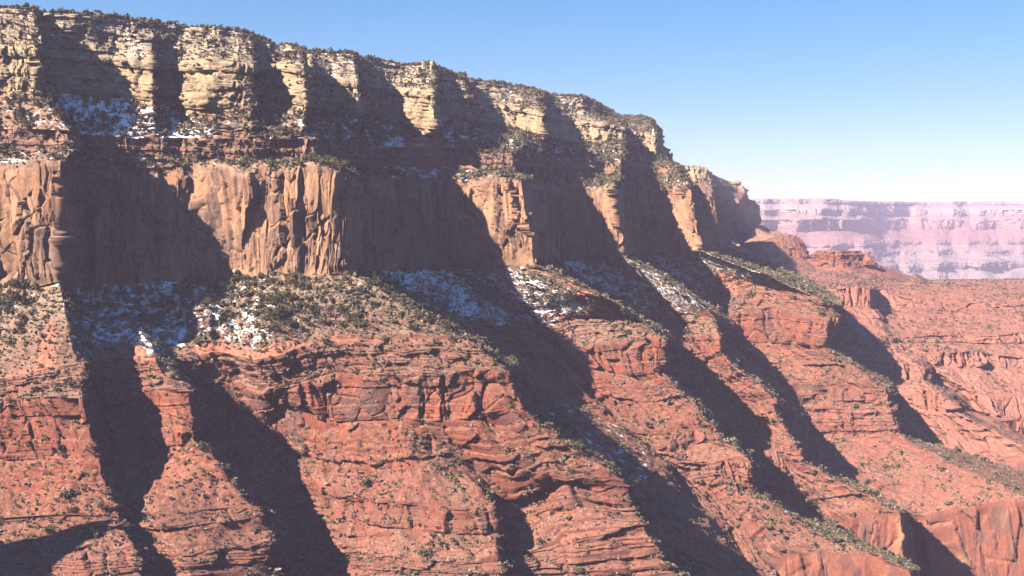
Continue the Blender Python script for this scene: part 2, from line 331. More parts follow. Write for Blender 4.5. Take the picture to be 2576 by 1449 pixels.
R4 = [(-2,-280,325,1330),(0,0,326,1345),(0.6,60,325,1345),(1.45,178,330,1345),(1.7,200,338,1395),(3,300,345,1430),(3.4,345,350,1420),(4.5,470,348,1440),(5.3,545,350,1440),(6.9,690,350,1470),(7.9,790,350,1490),(8.1,805,362,1540),(8.6,860,368,1640),(9.3,940,372,1725),(10.3,1040,370,1750),(11,1112,368,1772),(11.5,1150,378,1792),(12,1205,388,1800),(12.9,1292,386,1850),(13.0,1302,396,1920),(13.6,1390,404,2055),(14.4,1480,404,2120),(15,1520,408,2155),(15.4,1560,410,2210),(15.6,1577,410,2300),(16.5,1640,415,2400),(17.4,1704,424,2375),(17.6,1714,430,2450),(18,1725,438,2700)]
R5 = [(-2,-278,378,1318),(0,0,378,1332),(0.6,60,380,1332),(1.45,188,376,1332),(1.7,207,382,1385),(3,300,388,1422),(3.4,345,392,1411),(4.5,470,398,1430),(5.3,545,400,1430),(6.9,690,400,1458),(7.9,792,397,1477),(8.1,808,405,1525),(8.6,862,412,1625),(9.3,940,418,1708),(10.3,1040,418,1732),(11,1118,420,1752),(11.5,1155,424,1775),(12,1205,428,1785),(12.9,1295,426,1834),(13.0,1307,430,1900),(13.6,1390,432,2035),(14.4,1480,434,2100),(15,1520,440,2130),(15.4,1560,445,2185),(15.6,1580,445,2275),(16.5,1640,442,2372),(17.4,1706,446,2348),(17.6,1720,450,2430),(18,1732,455,2650)]
R6 = [(-2,-275,405,1295),(0,0,408,1308),(1.45,152,402,1306),(1.62,168,408,1380),(2.2,215,408,1395),(3.4,340,428,1402),(4.8,480,416,1415),(5.9,590,420,1415),(7,700,418,1425),(8,800,412,1432),(8.3,830,418,1440),(8.75,888,448,1462),(8.92,902,446,1600),(9.6,960,448,1655),(10.4,1040,448,1695),(11.2,1120,444,1715),(11.7,1170,450,1722),(12.3,1235,440,1730),(13.1,1312,455,1770),(13.35,1330,450,1890),(13.8,1390,455,1965),(14.5,1470,468,2010),(15.1,1510,468,2015),(15.4,1538,464,2040),(15.57,1550,466,2160),(16.2,1610,472,2235),(16.8,1670,470,2265),(17.35,1735,468,2275),(17.6,1750,474,2340),(17.8,1765,490,2500),(18,1775,500,2650)]
R7 = [(-2,-270,716,1265),(0,0,722,1284),(0.5,45,704,1283),(0.95,95,724,1281),(1.4,150,710,1280),(1.6,170,716,1360),(2.2,205,724,1378),(2.8,262,714,1383),(3.4,340,716,1388),(4.1,410,704,1393),(4.5,452,712,1396),(4.95,497,698,1396),(5.4,550,708,1397),(5.9,605,696,1396),(6.3,640,706,1398),(7,700,684,1402),(7.5,745,698,1405),(8,790,690,1408),(8.72,880,690,1422),(8.92,897,686,1570),(9.6,960,682,1630),(10.4,1040,680,1670),(11.2,1130,677,1692),(11.7,1190,670,1702),(12.3,1270,669,1722),(13.25,1348,666,1760),(13.42,1360,662,1870),(13.8,1400,660,1945),(14.5,1470,656,1992),(15.1,1515,648,1998),(15.45,1566,644,2020),(15.62,1580,642,2140),(16.2,1630,638,2215),(16.8,1690,636,2245),(17.4,1762,630,2258),(17.6,1780,629,2330),(17.8,1800,628,2450),(18,1830,626,2600)]
R8 = [(-2,-250,930,1160),(0,0,955,1160),(1,110,930,1172),(1.5,215,915,1180),(1.8,270,900,1220),(2.4,340,900,1225),(3,392,908,1215),(3.4,430,905,1260),(4.3,500,893,1290),(5.2,545,885,1285),(6,640,905,1262),(6.4,700,895,1290),(6.8,765,872,1325),(7.4,850,858,1362),(8,1000,860,1362),(8.4,1065,857,1380),(8.75,1188,862,1400),(9.0,1200,852,1470),(9.9,1188,832,1560),(10.4,1200,815,1615),(10.9,1285,822,1590),(11.1,1310,820,1640),(11.6,1380,825,1632),(12.2,1440,800,1690),(13,1590,802,1705),(13.38,1635,822,1700),(13.6,1640,810,1780),(14.4,1590,785,1885),(15,1700,790,1900),(15.45,1800,800,1915),(15.7,1805,785,2000),(16.4,1800,745,2130),(16.8,1835,738,2115),(17.1,1900,718,2140),(17.3,1990,730,2115),(17.5,2060,750,2095),(17.6,2112,768,2080),(17.75,2114,755,2200),(18,2060,715,2500)]
R9 = [(-2,-260,1010,1130),(0,0,1012,1136),(1,100,1000,1142),(1.45,212,1005,1142),(1.65,240,1000,1195),(2.3,330,985,1212),(2.9,395,985,1190),(3.12,485,985,1200),(3.4,502,975,1280),(4.3,560,970,1292),(5.2,600,960,1290),(5.6,660,980,1258),(6.2,725,975,1282),(6.8,790,955,1315),(7.2,860,938,1338),(7.8,1000,945,1338),(8.2,1110,945,1343),(8.5,1200,930,1362),(8.75,1280,935,1375),(9,1294,915,1450),(9.9,1290,905,1532),(10.5,1300,880,1590),(10.95,1400,895,1562),(11.15,1410,880,1608),(11.6,1420,875,1600),(12.2,1480,868,1640),(12.8,1560,852,1668),(13.3,1665,850,1675),(13.5,1674,835,1780),(14.4,1650,835,1842),(15,1740,840,1850),(15.42,1810,845,1865),(15.6,1817,825,1955),(16.4,1835,790,2065),(16.8,1842,785,2078),(17.1,1940,775,2100),(17.4,2060,795,2070),(17.55,2112,800,2060),(17.75,2118,780,2185),(18,2110,770,2440)]
R10 = [(-2,-260,1155,1100),(0,0,1155,1112),(0.7,150,1158,1112),(1.42,252,1165,1114),(1.6,264,1150,1165),(2.3,350,1135,1188),(2.8,430,1122,1162),(3.08,492,1115,1172),(3.4,512,1100,1262),(4.3,620,1090,1272),(5.2,660,1080,1276),(5.8,690,1040,1288),(6.2,722,1014,1296),(6.6,800,1055,1312),(7.2,860,1060,1318),(7.8,1000,1052,1322),(8.2,1090,1060,1328),(8.5,1190,1052,1342),(8.74,1318,1032,1355),(9.0,1328,1010,1432),(9.9,1400,1020,1502),(10.5,1420,985,1560),(10.95,1460,980,1540),(11.15,1440,940,1590),(11.6,1450,915,1590),(12.2,1520,935,1622),(12.8,1600,945,1648),(13.3,1666,936,1662),(13.5,1677,920,1762),(14.4,1740,930,1802),(15,1780,900,1828),(15.42,1810,885,1844),(15.6,1824,880,1935),(16.4,1845,870,2025),(16.8,1848,860,2056),(17.1,1960,862,2072),(17.4,2065,870,2048),(17.55,2080,868,2045),(17.75,2097,860,2165),(18,2140,830,2400)]
R11 = [(-2,-250,1310,1030),(0,0,1305,1060),(0.8,150,1295,1072),(1.42,300,1300,1080),(1.6,312,1290,1082),(2.2,345,1290,1075),(2.5,400,1290,1068),(3.05,640,1275,1124),(3.4,655,1260,1200),(4.3,720,1250,1232),(5.2,740,1245,1240),(5.8,770,1240,1248),(6.4,820,1255,1250),(7,900,1262,1252),(7.5,1000,1268,1253),(8,1170,1282,1256),(8.13,1245,1276,1264),(8.22,1262,1262,1320),(8.35,1370,1250,1332),(8.4,1390,1235,1330),(8.5,1430,1216,1318),(8.7,1590,1226,1325),(8.85,1606,1220,1400),(9.9,1660,1180,1442),(10.5,1640,1120,1500),(11.15,1585,1095,1530),(11.6,1600,1098,1535),(12.3,1680,1100,1552),(13,1770,1080,1600),(13.3,1803,1080,1608),(13.5,1817,1060,1700),(14.4,1880,1090,1722),(15,1850,1000,1768),(15.2,1900,1010,1764),(15.42,1945,1005,1775),(15.6,1957,990,1862),(16.4,2000,1000,1925),(16.8,2010,985,1958),(17.1,2100,980,1970),(17.5,2230,978,1978),(17.7,2242,965,2085),(18,2290,930,2300)]
R12 = [(-2,-250,1325,1020),(0,0,1322,1050),(0.8,150,1312,1062),(1.42,305,1318,1070),(1.6,320,1310,1072),(2.2,360,1330,1060),(2.5,420,1330,1052),(3.05,660,1300,1112),(3.4,675,1290,1190),(4.3,745,1290,1218),(5.2,765,1290,1226),(5.8,800,1285,1236),(6.4,830,1300,1238),(7,900,1318,1240),(7.5,1000,1328,1240),(8,1180,1345,1243),(8.13,1248,1342,1250),(8.22,1270,1330,1305),(8.35,1385,1285,1322),(8.4,1400,1275,1320),(8.5,1440,1278,1308),(8.7,1594,1285,1315),(8.85,1612,1275,1392),(9.9,1700,1240,1422),(10.5,1690,1190,1480),(11.15,1605,1130,1520),(11.6,1605,1128,1522),(12.3,1690,1132,1540),(13,1775,1110,1590),(13.3,1810,1105,1598),(13.5,1827,1090,1692),(14.4,1900,1130,1702),(15,1860,1040,1754),(15.2,1910,1045,1750),(15.42,1950,1035,1762),(15.6,1967,1020,1842),(16.4,2020,1040,1892),(16.8,2025,1015,1948),(17.1,2110,1008,1956),(17.5,2234,1008,1964),(17.7,2250,1000,2062),(18,2330,990,2250)]
R13 = [(-2,-240,1400,980),(0,0,1390,1010),(0.8,180,1390,1020),(1.42,340,1380,1040),(1.6,352,1375,1040),(2.2,400,1390,1030),(2.5,460,1390,1025),(3.05,687,1362,1090),(3.4,702,1350,1162),(4.3,790,1360,1192),(5.2,810,1370,1200),(5.8,840,1375,1208),(6.4,860,1390,1212),(7,920,1400,1212),(7.5,1000,1405,1212),(8,1200,1420,1212),(8.13,1255,1415,1217),(8.22,1285,1400,1270),(8.35,1400,1370,1292),(8.4,1415,1350,1290),(8.5,1440,1345,1285),(8.7,1625,1320,1292),(8.85,1652,1310,1372),(9.9,1790,1330,1382),(10.5,1770,1280,1440),(11.15,1700,1180,1490),(11.6,1720,1172,1496),(12.3,1790,1168,1512),(13,1850,1155,1552),(13.3,1890,1168,1560),(13.5,1904,1160,1642),(14.4,1960,1190,1662),(15,1925,1065,1732),(15.2,1960,1075,1726),(15.42,2000,1110,1728),(15.6,2014,1100,1802),(16.4,2040,1090,1852),(16.8,2018,1030,1933),(17.1,2110,1030,1938),(17.5,2246,1030,1945),(17.7,2264,1020,2042),(18,2380,1060,2200)]
R14 = [(-2,-235,1480,950),(0,0,1470,980),(0.8,190,1470,985),(1.42,360,1450,1005),(1.6,372,1450,1008),(2.2,420,1450,1004),(2.5,480,1450,1002),(3.05,675,1425,1075),(3.4,702,1420,1142),(4.3,820,1430,1162),(5.2,840,1440,1170),(5.8,860,1450,1178),(6.4,870,1430,1188),(7,930,1440,1188),(7.5,1010,1442,1188),(8,1210,1450,1192),(8.13,1262,1450,1197),(8.22,1295,1445,1250),(8.35,1420,1440,1267),(8.4,1425,1440,1265),(8.5,1450,1440,1260),(8.7,1690,1425,1272),(8.85,1712,1420,1342),(9.9,1900,1450,1342),(10.5,1860,1380,1400),(11.15,1800,1270,1450),(11.6,1800,1240,1466),(12.3,1830,1225,1492),(13,1870,1240,1528),(13.3,1895,1246,1536),(13.5,1912,1235,1612),(14.4,2010,1260,1622),(15,1960,1150,1698),(15.2,1980,1155,1696),(15.42,2010,1160,1704),(15.6,2027,1150,1772),(16.4,2065,1150,1812),(16.8,2055,1108,1902),(17.1,2140,1105,1912),(17.5,2268,1095,1920),(17.7,2287,1085,2012),(18,2420,1130,2150)]
R15 = [(-2,-230,1600,900),(0,0,1600,930),(1.42,400,1600,950),(2.2,450,1600,990),(3.05,720,1540,1030),(4.3,880,1560,1090),(5.2,890,1580,1100),(6.4,890,1560,1100),(8,1230,1560,1120),(8.13,1290,1560,1130),(8.35,1450,1560,1180),(8.5,1480,1560,1190),(8.7,1760,1540,1210),(8.85,1790,1530,1262),(9.9,2010,1560,1272),(10.5,1960,1460,1340),(11.6,1950,1440,1390),(12.3,1980,1400,1420),(13,2080,1385,1445),(13.2,2200,1395,1445),(13.3,2296,1440,1425),(13.5,2312,1430,1502),(14.4,2180,1380,1542),(14.7,2070,1300,1600),(15,2085,1310,1590),(15.2,2140,1310,1596),(15.42,2268,1290,1605),(15.6,2282,1285,1682),(16.4,2285,1315,1722),(16.8,2330,1300,1716),(17.1,2440,1272,1734),(17.5,2600,1262,1752),(17.7,2700,1250,1850),(18,2800,1240,2000)]
#ROWS_END
def drop_row(row, dz, out):
    r = []
    for (u, x, y, d) in row:
        X = (x - 1288) / FPX * d; Zz = (555 - y) / FPX * d
        X2, d2, Z2 = X + out * .6, d - out * .8, Zz - dz
        r.append((u, 1288 + X2 / d2 * FPX, 555 - Z2 / d2 * FPX, d2))
    return r
def fill(row, z): return [(t[0], t[1], t[2], t[3] if len(t) > 3 else z * FPX / (555.0 - t[2])) for t in row]
R1 = fill(R1, 278)
# how far each headland stands out and each bay lies back (metres), along the wall
DU = [(-2,0),(0,0),(1.3,-10),(1.45,-20),(1.65,30),(2.9,30),(3.8,-10),(4.05,30),(4.6,30),(4.75,-5),(5.3,-10),(6.2,-48),(6.35,0),(6.9,-10),(7.5,-60),(7.65,30),(8.65,-25),(8.78,50),(10,30),(10.82,-50),(10.95,40),(11.58,-10),(11.75,50),(12.8,10),(13.35,-50),(13.5,60),(15.45,-50),(15.6,50),(17.2,-40),(17.45,30),(18,0)]
DL = [(-2,0),(0,0),(1.45,-20),(1.65,30),(2.9,10),(3.1,-10),(3.4,30),(5,25),(5.9,15),(8.75,-45),(8.95,45),(11.2,60),(13.35,-65),(13.52,45),(15,30),(15.44,-60),(15.62,45),(16.5,50),(17.5,-75),(17.72,30),(18,0)]
def push(row, tab, k=1.0):
    return [(u, x, y, d + k * float(np.interp(u, [t[0] for t in tab], [t[1] for t in tab]))) for (u, x, y, d) in row]
DR = [(-2,45),(1.3,25),(1.45,12),(1.65,45),(4.6,60),(5.3,40),(6.4,60),(7.4,40),(8.6,40),(9.5,55),(10.6,30),(10.9,55),(12.5,80),(15.4,75),(17.2,40),(18,0)]
R1 = push(push(R1, DU, 0.35), DR); R2 = push(R2, DU); R3 = push(R3, DU)
R4 = push(R4, DL, 0.7); R5 = push(R5, DL, 0.8); 
DT = [(-2,0),(1.45,-5),(1.65,15),(4.8,15),(5.9,-10),(8.75,-20),(8.95,15),(10.3,45),(10.9,75),(11.3,40),(11.8,10),(12.4,-25),(13.35,-45),(13.5,20),(15.0,20),(15.2,10),(15.44,-40),(15.62,25),(16.6,50),(17.4,-70),(17.65,10),(18,0)]
R6 = push(push(R6, DL), DT); R7 = push(push(R7, DL), DT); R5 = push(R5, DT, .8); R4 = push(push(R4, DT, .6), [(-2,0),(5,0),(5.6,-22),(7.4,-22),(8,0),(18,0)])
DB = [(-2,0),(5.9,0),(6.4,-35),(7.4,-50),(8.2,-52),(8.75,-68),(8.98,0),(18,0)]
R8, R9, R10, R11, R12, R13, R14 = [push(r_, DB) for r_ in (R8, R9, R10, R11, R12, R13, R14)]
R8 = push(R8, DL); R9 = push(R9, DL); R10 = push(R10, DL); R11 = push(R11, DL); R12 = push(R12, DL); R13 = push(R13, DL); R14 = push(R14, DL); R15 = push(R15, DL)
R0 = [(u, 1288 + ((x - 1288) / FPX * d - 420) / (d + 300) * FPX, 555 - ((555 - y) / FPX * d + 4) / (d + 300) * FPX, d + 300) for (u, x, y, d) in R1]
def between(ra, rb, tab):
    us = sorted({t[0] for t in ra} | {t[0] for t in rb} | {t[0] for t in tab}); out = []
    for u in us:
        v = [np.interp(u, [t[0] for t in r], [(t[1] - 1288) / FPX * t[3] for t in r]) for r in (ra, rb)]
        d = [np.interp(u, [t[0] for t in r], [t[3] for t in r]) for r in (ra, rb)]
        z = [np.interp(u, [t[0] for t in r], [(555 - t[2]) / FPX * t[3] for t in r]) for r in (ra, rb)]
        dd = .5 * (d[0] + d[1]); k = float(np.interp(u, [t[0] for t in tab], [t[1] for t in tab]))
        X = .5 * (v[0] + v[1]) - .35 * k; D2 = dd + k
        out.append((u, 1288 + X / D2 * FPX, 555 - .5 * (z[0] + z[1]) / D2 * FPX, D2))
    return out
DM = [(-2,0),(.7,-5),(1.5,-15),(1.9,5),(2.6,28),(3.7,38),(4.5,0),(4.95,-48),(5.3,-28),(5.7,8),(6.1,-8),(6.35,-26),(6.8,0),(8.75,-15),(8.95,12),(10,32),(11.0,18),(11.6,-15),(12.3,-36),(13.3,-38),(13.5,12),(14.1,15),(14.7,-22),(15.45,-40),(15.7,12),(16.2,5),(16.7,-32),(17.4,-36),(18,0)]
R7B = between(R7, R8, DM)
R10B = between(R10, R11, [(-2,0),(7.6,0),(7.9,8),(8.13,26),(8.22,0),(8.35,-26),(8.42,-22),(8.6,0),(18,0)])
R16 = drop_row(R15, 150, 14)
R17 = drop_row(R16, 260, 330)
ROWS = [R0, R1, R2, R3, R4, R5, R6, R7, R7B, R8, R9, R10, R10B, R11, R12, R13, R14, R15, R16, R17]
STY = ['flat', 'bnk', 'blk', 'tal', 'blk', 'tal', 'flu', 'tal', 'tal', 'bnk', 'mas', 'tal', 'tal', 'mas', 'tal', 'blk', 'tal', 'slb', 'tal']
IDS = [0, 1, 2, 3, 4, 5, 6, 7, 7, 8, 9, 10, 10, 11, 12, 13, 14, 15, 16]
NV = [16, 66, 70, 56, 36, 20, 180, 66, 66, 56, 90, 56, 56, 36, 44, 44, 60, 60, 6]
Q = 1.0
net = build_net(ROWS, Z_MAIN, int(1750 * Q), [max(3, int(v * 1.12 * Q)) for v in NV], STY, seed=1, uwarp=.065, ids=IDS)
rock, mask = paint(net, [STY[IDS.index(i)] for i in range(17)], seed=1)
def zone(tab, u): return np.interp(u, [t[0] for t in tab], [t[1] for t in tab])
SNOW = {1: [(-2,.2),(1.3,.2),(1.6,.38),(3,.42),(4.8,.38),(5.2,.30),(6.3,.36),(7.4,.34),(7.7,.40),(9,.38),(11,.36),(12,.38),(18,.34)],
        2: [(-2,.2),(1.6,.34),(3.3,.36),(3.6,.25),(7.6,.3),(8.6,.3),(8.8,.36),(10,.34),(18,.3)],
        3: [(-2,.32),(0.8,.36),(1.5,.42),(1.9,.55),(3,.60),(4.6,.57),(5.2,.42),(6,.34),(7.2,.34),(7.7,.44),(8.6,.48),(10.6,.5),(11.3,.40),(12.5,.44),(15,.46),(17,.44),(18,.40)],
        5: [(-2,.42),(0.5,.45),(1,.36),(1.7,.48),(3.2,.50),(4,.42),(5,.30),(8,.30),(8.6,.46),(11,.48),(12,.40),(18,.42)],
        7: [(-2,.30),(1.2,.26),(1.5,.42),(1.8,.49),(3.0,.51),(4.2,.52),(5.2,.48),(6.0,.46),(6.5,.36),(7.2,.28),(8.7,.30),(9,.46),(9.8,.55),(11.2,.58),(12.4,.56),(12.75,.34),(13.35,.34),(13.5,.54),(15.4,.53),(16,.54),(17.2,.53),(17.6,.38),(18,.42)],
        10: [(-2,.2),(8.8,.2),(9.1,.38),(10.5,.36),(11,.22),(18,.2)]}
for r, tab in SNOW.items():
    m = net['R'] == r
    sn = zone(tab, net['U']) + (0.01 if r >= 3 else -0.02)
    if r == 7: sn = sn - 0.16 * sstep(0.7, 1.0, net['T'])
    fl = sstep(0.30, 0.55, net['up'])
    blot = 0.07 * fbm(net['P'][..., 0] / 55, net['P'][..., 1] / 55, net['P'][..., 2] / 40, 3, 71)
    mask[..., 0] = np.where(m, (sn + blot) * fl, mask[..., 0])
# bare red earth: slides down the talus, and its lower half
m = net['R'] == 7
tt = net['T']; uu = net['U']
rd = np.zeros(tt.shape)
for u0, wd, t0, t1, sl in [(8.95, .16, .05, .75, 0.1), (13.05, .32, .22, 1.0, -.25), (1.15, .16, .45, 1.0, -.35), (6.75, .05, .25, .95, .0), (16.9, .25, .5, 1.0, .1), (4.9, .2, .8, 1.0, 0)]:
    c = np.abs(uu - (u0 + sl * (tt - .5)) + .05 * vn(net['P'][..., 0] / 12, net['P'][..., 1] / 12, net['P'][..., 2] / 12, 5)) / (wd * (.45 + .8 * tt))
    rd = np.maximum(rd, sstep(1.0, .55, c) * sstep(t0 - .05, t0 + .1, tt) * sstep(t1 + .05, t1 - .1, tt))
rd = np.maximum(rd, .75 * sstep(.84, 1.02, tt + .25 * fbm(net['P'][..., 0] / 50, net['P'][..., 1] / 50, net['P'][..., 2] / 50, 3, 14)))
rd = np.where(m, rd, 0)
rock = rock * (1 - rd[..., None]) + np.array([.33, .125, .075], np.float32) * rd[..., None]
rock = rock.astype(np.float32)
mask[..., 1] *= 1 - .7 * rd; mask[..., 0] *= 1 - .5 * sstep(.2, .6, rd)
NAMES = [(0, 3, 'rim_cliff', 'pale yellow banded cliff below the tree lined canyon rim', 'cliff'),
         (3, 4, 'bench_slope', 'wooded snowy bench between the pale rim cliff and the red band', 'slope'),
         (4, 6, 'cliff_band', 'low red cliff band above the tall peach coloured cliff', 'cliff'),
         (6, 7, 'tall_cliff', 'tall sheer peach and purple cliff with dark alcoves', 'cliff'),
         (7, 8, 'talus_slope', 'brush and snow covered talus at the foot of the tall sheer cliff', 'slope'),
         (8, 10, 'red_cliff', 'stepped brick red cliffs below the talus slope', 'cliff'),
         (10, 15, 'ridge_slope', 'red ridges with ledges falling into the shadowed gullies', 'slope'),
         (15, 17, 'lower_cliff', 'smooth orange cliff at the lower right under the red ridges', 'cliff')]
for a, b, nm, lab, cat in NAMES:
    i0 = int(np.argmax(net['ST'] == a)); i1 = int(np.argmax(net['ST'] == b)) + 1 if b <= net['ST'].max() else len(net['ST'])
    grid_mesh(nm, net['P'][i0:i1], rock[i0:i1], mask[i0:i1], 'structure', lab, cat)

# ------------------------------------------------------------------ ridges beyond
ZF = [-185, -190, -200, -235, -262, -300, -318, -345, -372, -400, -430, -470, -620]
F1 = [(0,1750,640,2950),(1,1900,640,3300),(2,2050,680,3300),(3,2200,690,3300),(4,2270,704,3400),(4.2,2284,703,3400),(4.5,2304,691,3400),(4.7,2316,696,3400),(4.9,2332,705,3450),(5,2340,706,3500),(6,2450,704,3500),(7,2600,702,3500),(8,2850,700,3500)]
F0 = [(u, x, y - 3 if u < 4 else y + 3, d + 900) for (u, x, y, d) in F1]
F2 = [(0,1790,660,2700),(1,1900,690,2800),(2,2040,710,2850),(3,2150,715,2850),(4,2250,728,2950),(5,2340,730,3000),(6,2450,730,3050),(7,2600,732,3050),(8,2850,732,3050)]
F3 = [(0,1850,720,2500),(1,1950,720,2650),(2,2105,728,2600),(2.5,2150,722,2612),(3,2188,728,2590),(3.3,2202,722,2800),(4,2290,752,2760),(5,2400,765,2750),(6,2500,762,2760),(7,2600,770,2750),(8,2850,770,2750)]
F4 = [(0,1880,775,2450),(1,1980,775,2600),(2,2110,770,2570),(2.5,2150,772,2575),(3,2190,776,2558),(3.3,2207,770,2760),(4,2300,775,2702),(5,2400,785,2700),(6,2500,780,2710),(7,2600,790,2700),(8,2850,790,2700)]
F5 = [(0,1990,860,2300),(1,2085,860,2350),(2,2170,855,2335),(2.6,2215,850,2350),(3,2238,846,2390),(4,2262,846,2410),(5,2400,838,2450),(6,2500,842,2445),(7,2600,835,2450),(8,2850,835,2450)]
F6 = [(0,2010,880,2280),(1,2095,880,2330),(2,2180,872,2312),(2.6,2220,862,2330),(3,2242,860,2375),(4,2270,864,2395),(5,2400,860,2432),(6,2500,866,2428),(7,2600,860,2432),(8,2850,860,2432)]
F7 = [(0,2080,900,2200),(1,2150,900,2230),(2,2195,915,2180),(2.5,2260,914,2168),(2.9,2325,925,2150),(3.2,2338,910,2285),(3.5,2330,892,2310),(4,2345,888,2285),(5,2460,885,2285),(6,2480,890,2310),(7,2600,905,2300),(8,2850,905,2300)]
F8 = [(0,2090,925,2180),(1,2170,920,2210),(2,2195,950,2162),(2.5,2260,957,2148),(2.9,2326,958,2132),(3.2,2342,945,2265),(3.5,2340,928,2290),(4,2350,925,2262),(5,2465,925,2262),(6,2490,925,2290),(7,2600,930,2280),(8,2850,930,2280)]
F9 = [(0,2150,975,2080),(1,2240,980,2100),(2,2315,985,2062),(2.5,2340,978,2055),(2.9,2392,1008,2020),(3.2,2402,990,2170),(3.5,2420,985,2200),(4,2440,985,2165),(5,2500,1000,2165),(6,2550,1000,2165),(7,2600,1000,2165),(8,2850,1000,2165)]
F10 = [(0,2180,1005,2060),(1,2260,1010,2080),(2,2325,1030,2044),(2.5,2350,1032,2036),(2.9,2396,1030,2004),(3.2,2422,1030,2160),(3.5,2460,1035,2185),(4,2480,1040,2125),(5,2515,1050,2125),(6,2560,1050,2125),(7,2600,1050,2125),(8,2850,1050,2125)]
F11 = [(0,2300,1120,1960),(1,2380,1150,1980),(2,2440,1168,1950),(2.5,2510,1164,1945),(2.9,2620,1150,1925),(3.2,2630,1120,2080),(3.5,2600,1125,2110),(4,2545,1085,2095),(5,2530,1068,2098),(6,2560,1060,2102),(7,2600,1055,2102),(8,2850,1060,2102)]
F12 = drop_row(F11, 170, 14)
STF = ['flat', 'tal', 'tal', 'mas', 'tal', 'blk', 'tal', 'mas', 'tal', 'mas', 'tal', 'slb']
fn = build_net([F0, F1, F2, F3, F4, F5, F6, F7, F8, F9, F10, F11, F12], ZF, int(620 * Q), [max(3, int(v * Q)) for v in [8, 20, 36, 36, 50, 16, 40, 26, 36, 30, 60, 60]], STF, seed=5, uwarp=0.08, amp=1.25, sc=1.25, lump=.4, led=3.0)
fr, fm = paint(fn, STF, seed=5)
fr = (fr * .6 + .4 * np.array([.31, .135, .095])).astype(np.float32)
grid_mesh('canyon_ridge', fn['P'], fr, fm, 'structure', 'layered red terraces across the side canyon at the right', 'ridge')

ZH = [200, 180, 150, 80, -40, -110]
H1 = [(0,1690,416,3900),(1,1720,416,3950),(2,1780,421,4000),(2.5,1796,437,4150),(3,1802,442,4300),(4,1840,457,4450),(5,1862,455,4480),(5.5,1873,478,4650),(6,1878,501,5000),(7,1897,504,5100),(8,1899,520,5600)]
H0 = [(u, x - 10, y + 12, d + 700) for (u, x, y, d) in H1]
H2 = [(0,1690,455,3850),(1,1725,458,3880),(2,1792,468,3880),(2.5,1800,470,4060),(3,1815,472,4220),(4,1845,480,4360),(5,1870,487,4380),(5.5,1874,500,4560),(6,1880,506,4920),(7,1897,508,5000),(8,1900,523,5500)]
H3 = [(0,1690,490,3650),(1,1735,480,3700),(2,1792,482,3710),(2.5,1805,490,3950),(3,1826,497,4040),(4,1850,498,4050),(5,1863,504,4070),(5.5,1872,515,4300),(6,1880,508,4720),(7,1897,511,4750),(8,1900,526,5200)]
H4 = [(0,1700,600,3550),(1,1760,600,3600),(2,1810,600,3640),(2.5,1830,592,3870),(3,1855,598,3950),(4,1868,580,3970),(5,1881,570,3990),(5.5,1885,575,4200),(6,1890,562,4620),(7,1904,566,4650),(8,1908,570,5100)]
H5 = [(0,1800,690,2950),(1,1830,665,3050),(2,1850,655,3150),(2.5,1865,650,3250),(3,1885,645,3350),(4,1930,640,3450),(5,1985,602,3750),(5.5,1990,600,3850),(6,1995,600,3950),(7,2000,600,4100),(8,2000,600,4500)]
STH = ['flat', 'blk', 'tal', 'flu', 'tal']
hn = build_net([H0, H1, H2, H3, H4, H5], ZH, int(240 * Q), [5, 40, 16, 70, 60], STH, seed=8, uwarp=0.06, amp=1.0, sc=1.8)
hr, hm = paint(hn, STH, seed=8)
grid_mesh('far_headland', hn['P'], hr, hm, 'structure', 'hazy headland where the near canyon wall ends', 'cliff')

ZK = [-80, -75, -110, -120, -150, -190]
K1 = [(0,1860,612,3600),(1,1930,604,3600),(2,1965,593,3600),(3,2003,593,3600),(4,2025,611,3590),(4.5,2034,640,3600),(5,2044,655,3700),(6,2060,660,3800)]
K0 = [(u, x, y + 12, d + 500) for (u, x, y, d) in K1]
K2 = [(0,1855,628,3500),(1,1925,626,3480),(2,1965,622,3500),(3,2010,628,3510),(4,2032,636,3530),(4.5,2038,650,3570),(5,2048,662,3680),(6,2062,668,3780)]
K3 = [(0,1850,634,3470),(1,1920,636,3440),(2,1965,640,3450),(3,2012,650,3470),(4,2036,655,3500),(4.5,2042,662,3540),(5,2052,668,3660),(6,2065,672,3760)]
K4 = [(0,1845,665,3250),(1,1920,665,3200),(2,1970,672,3220),(3,2025,680,3250),(4,2050,680,3300),(4.5,2055,682,3380),(5,2062,684,3500),(6,2080,690,3600)]
STK = ['flat', 'bnk', 'blk', 'tal']
kn = build_net([K0, K1, K2, K3, K4], ZK[:5], int(200 * Q), [5, 24, 20, 40], STK, seed=12, uwarp=0.06, amp=1.0)
kn['Z'] = kn['Z'] - 100
kr, km = paint(kn, STK, seed=12)
grid_mesh('red_hill', kn['P'], kr, km, 'structure', 'dark red hill below the hazy headland', 'hill')

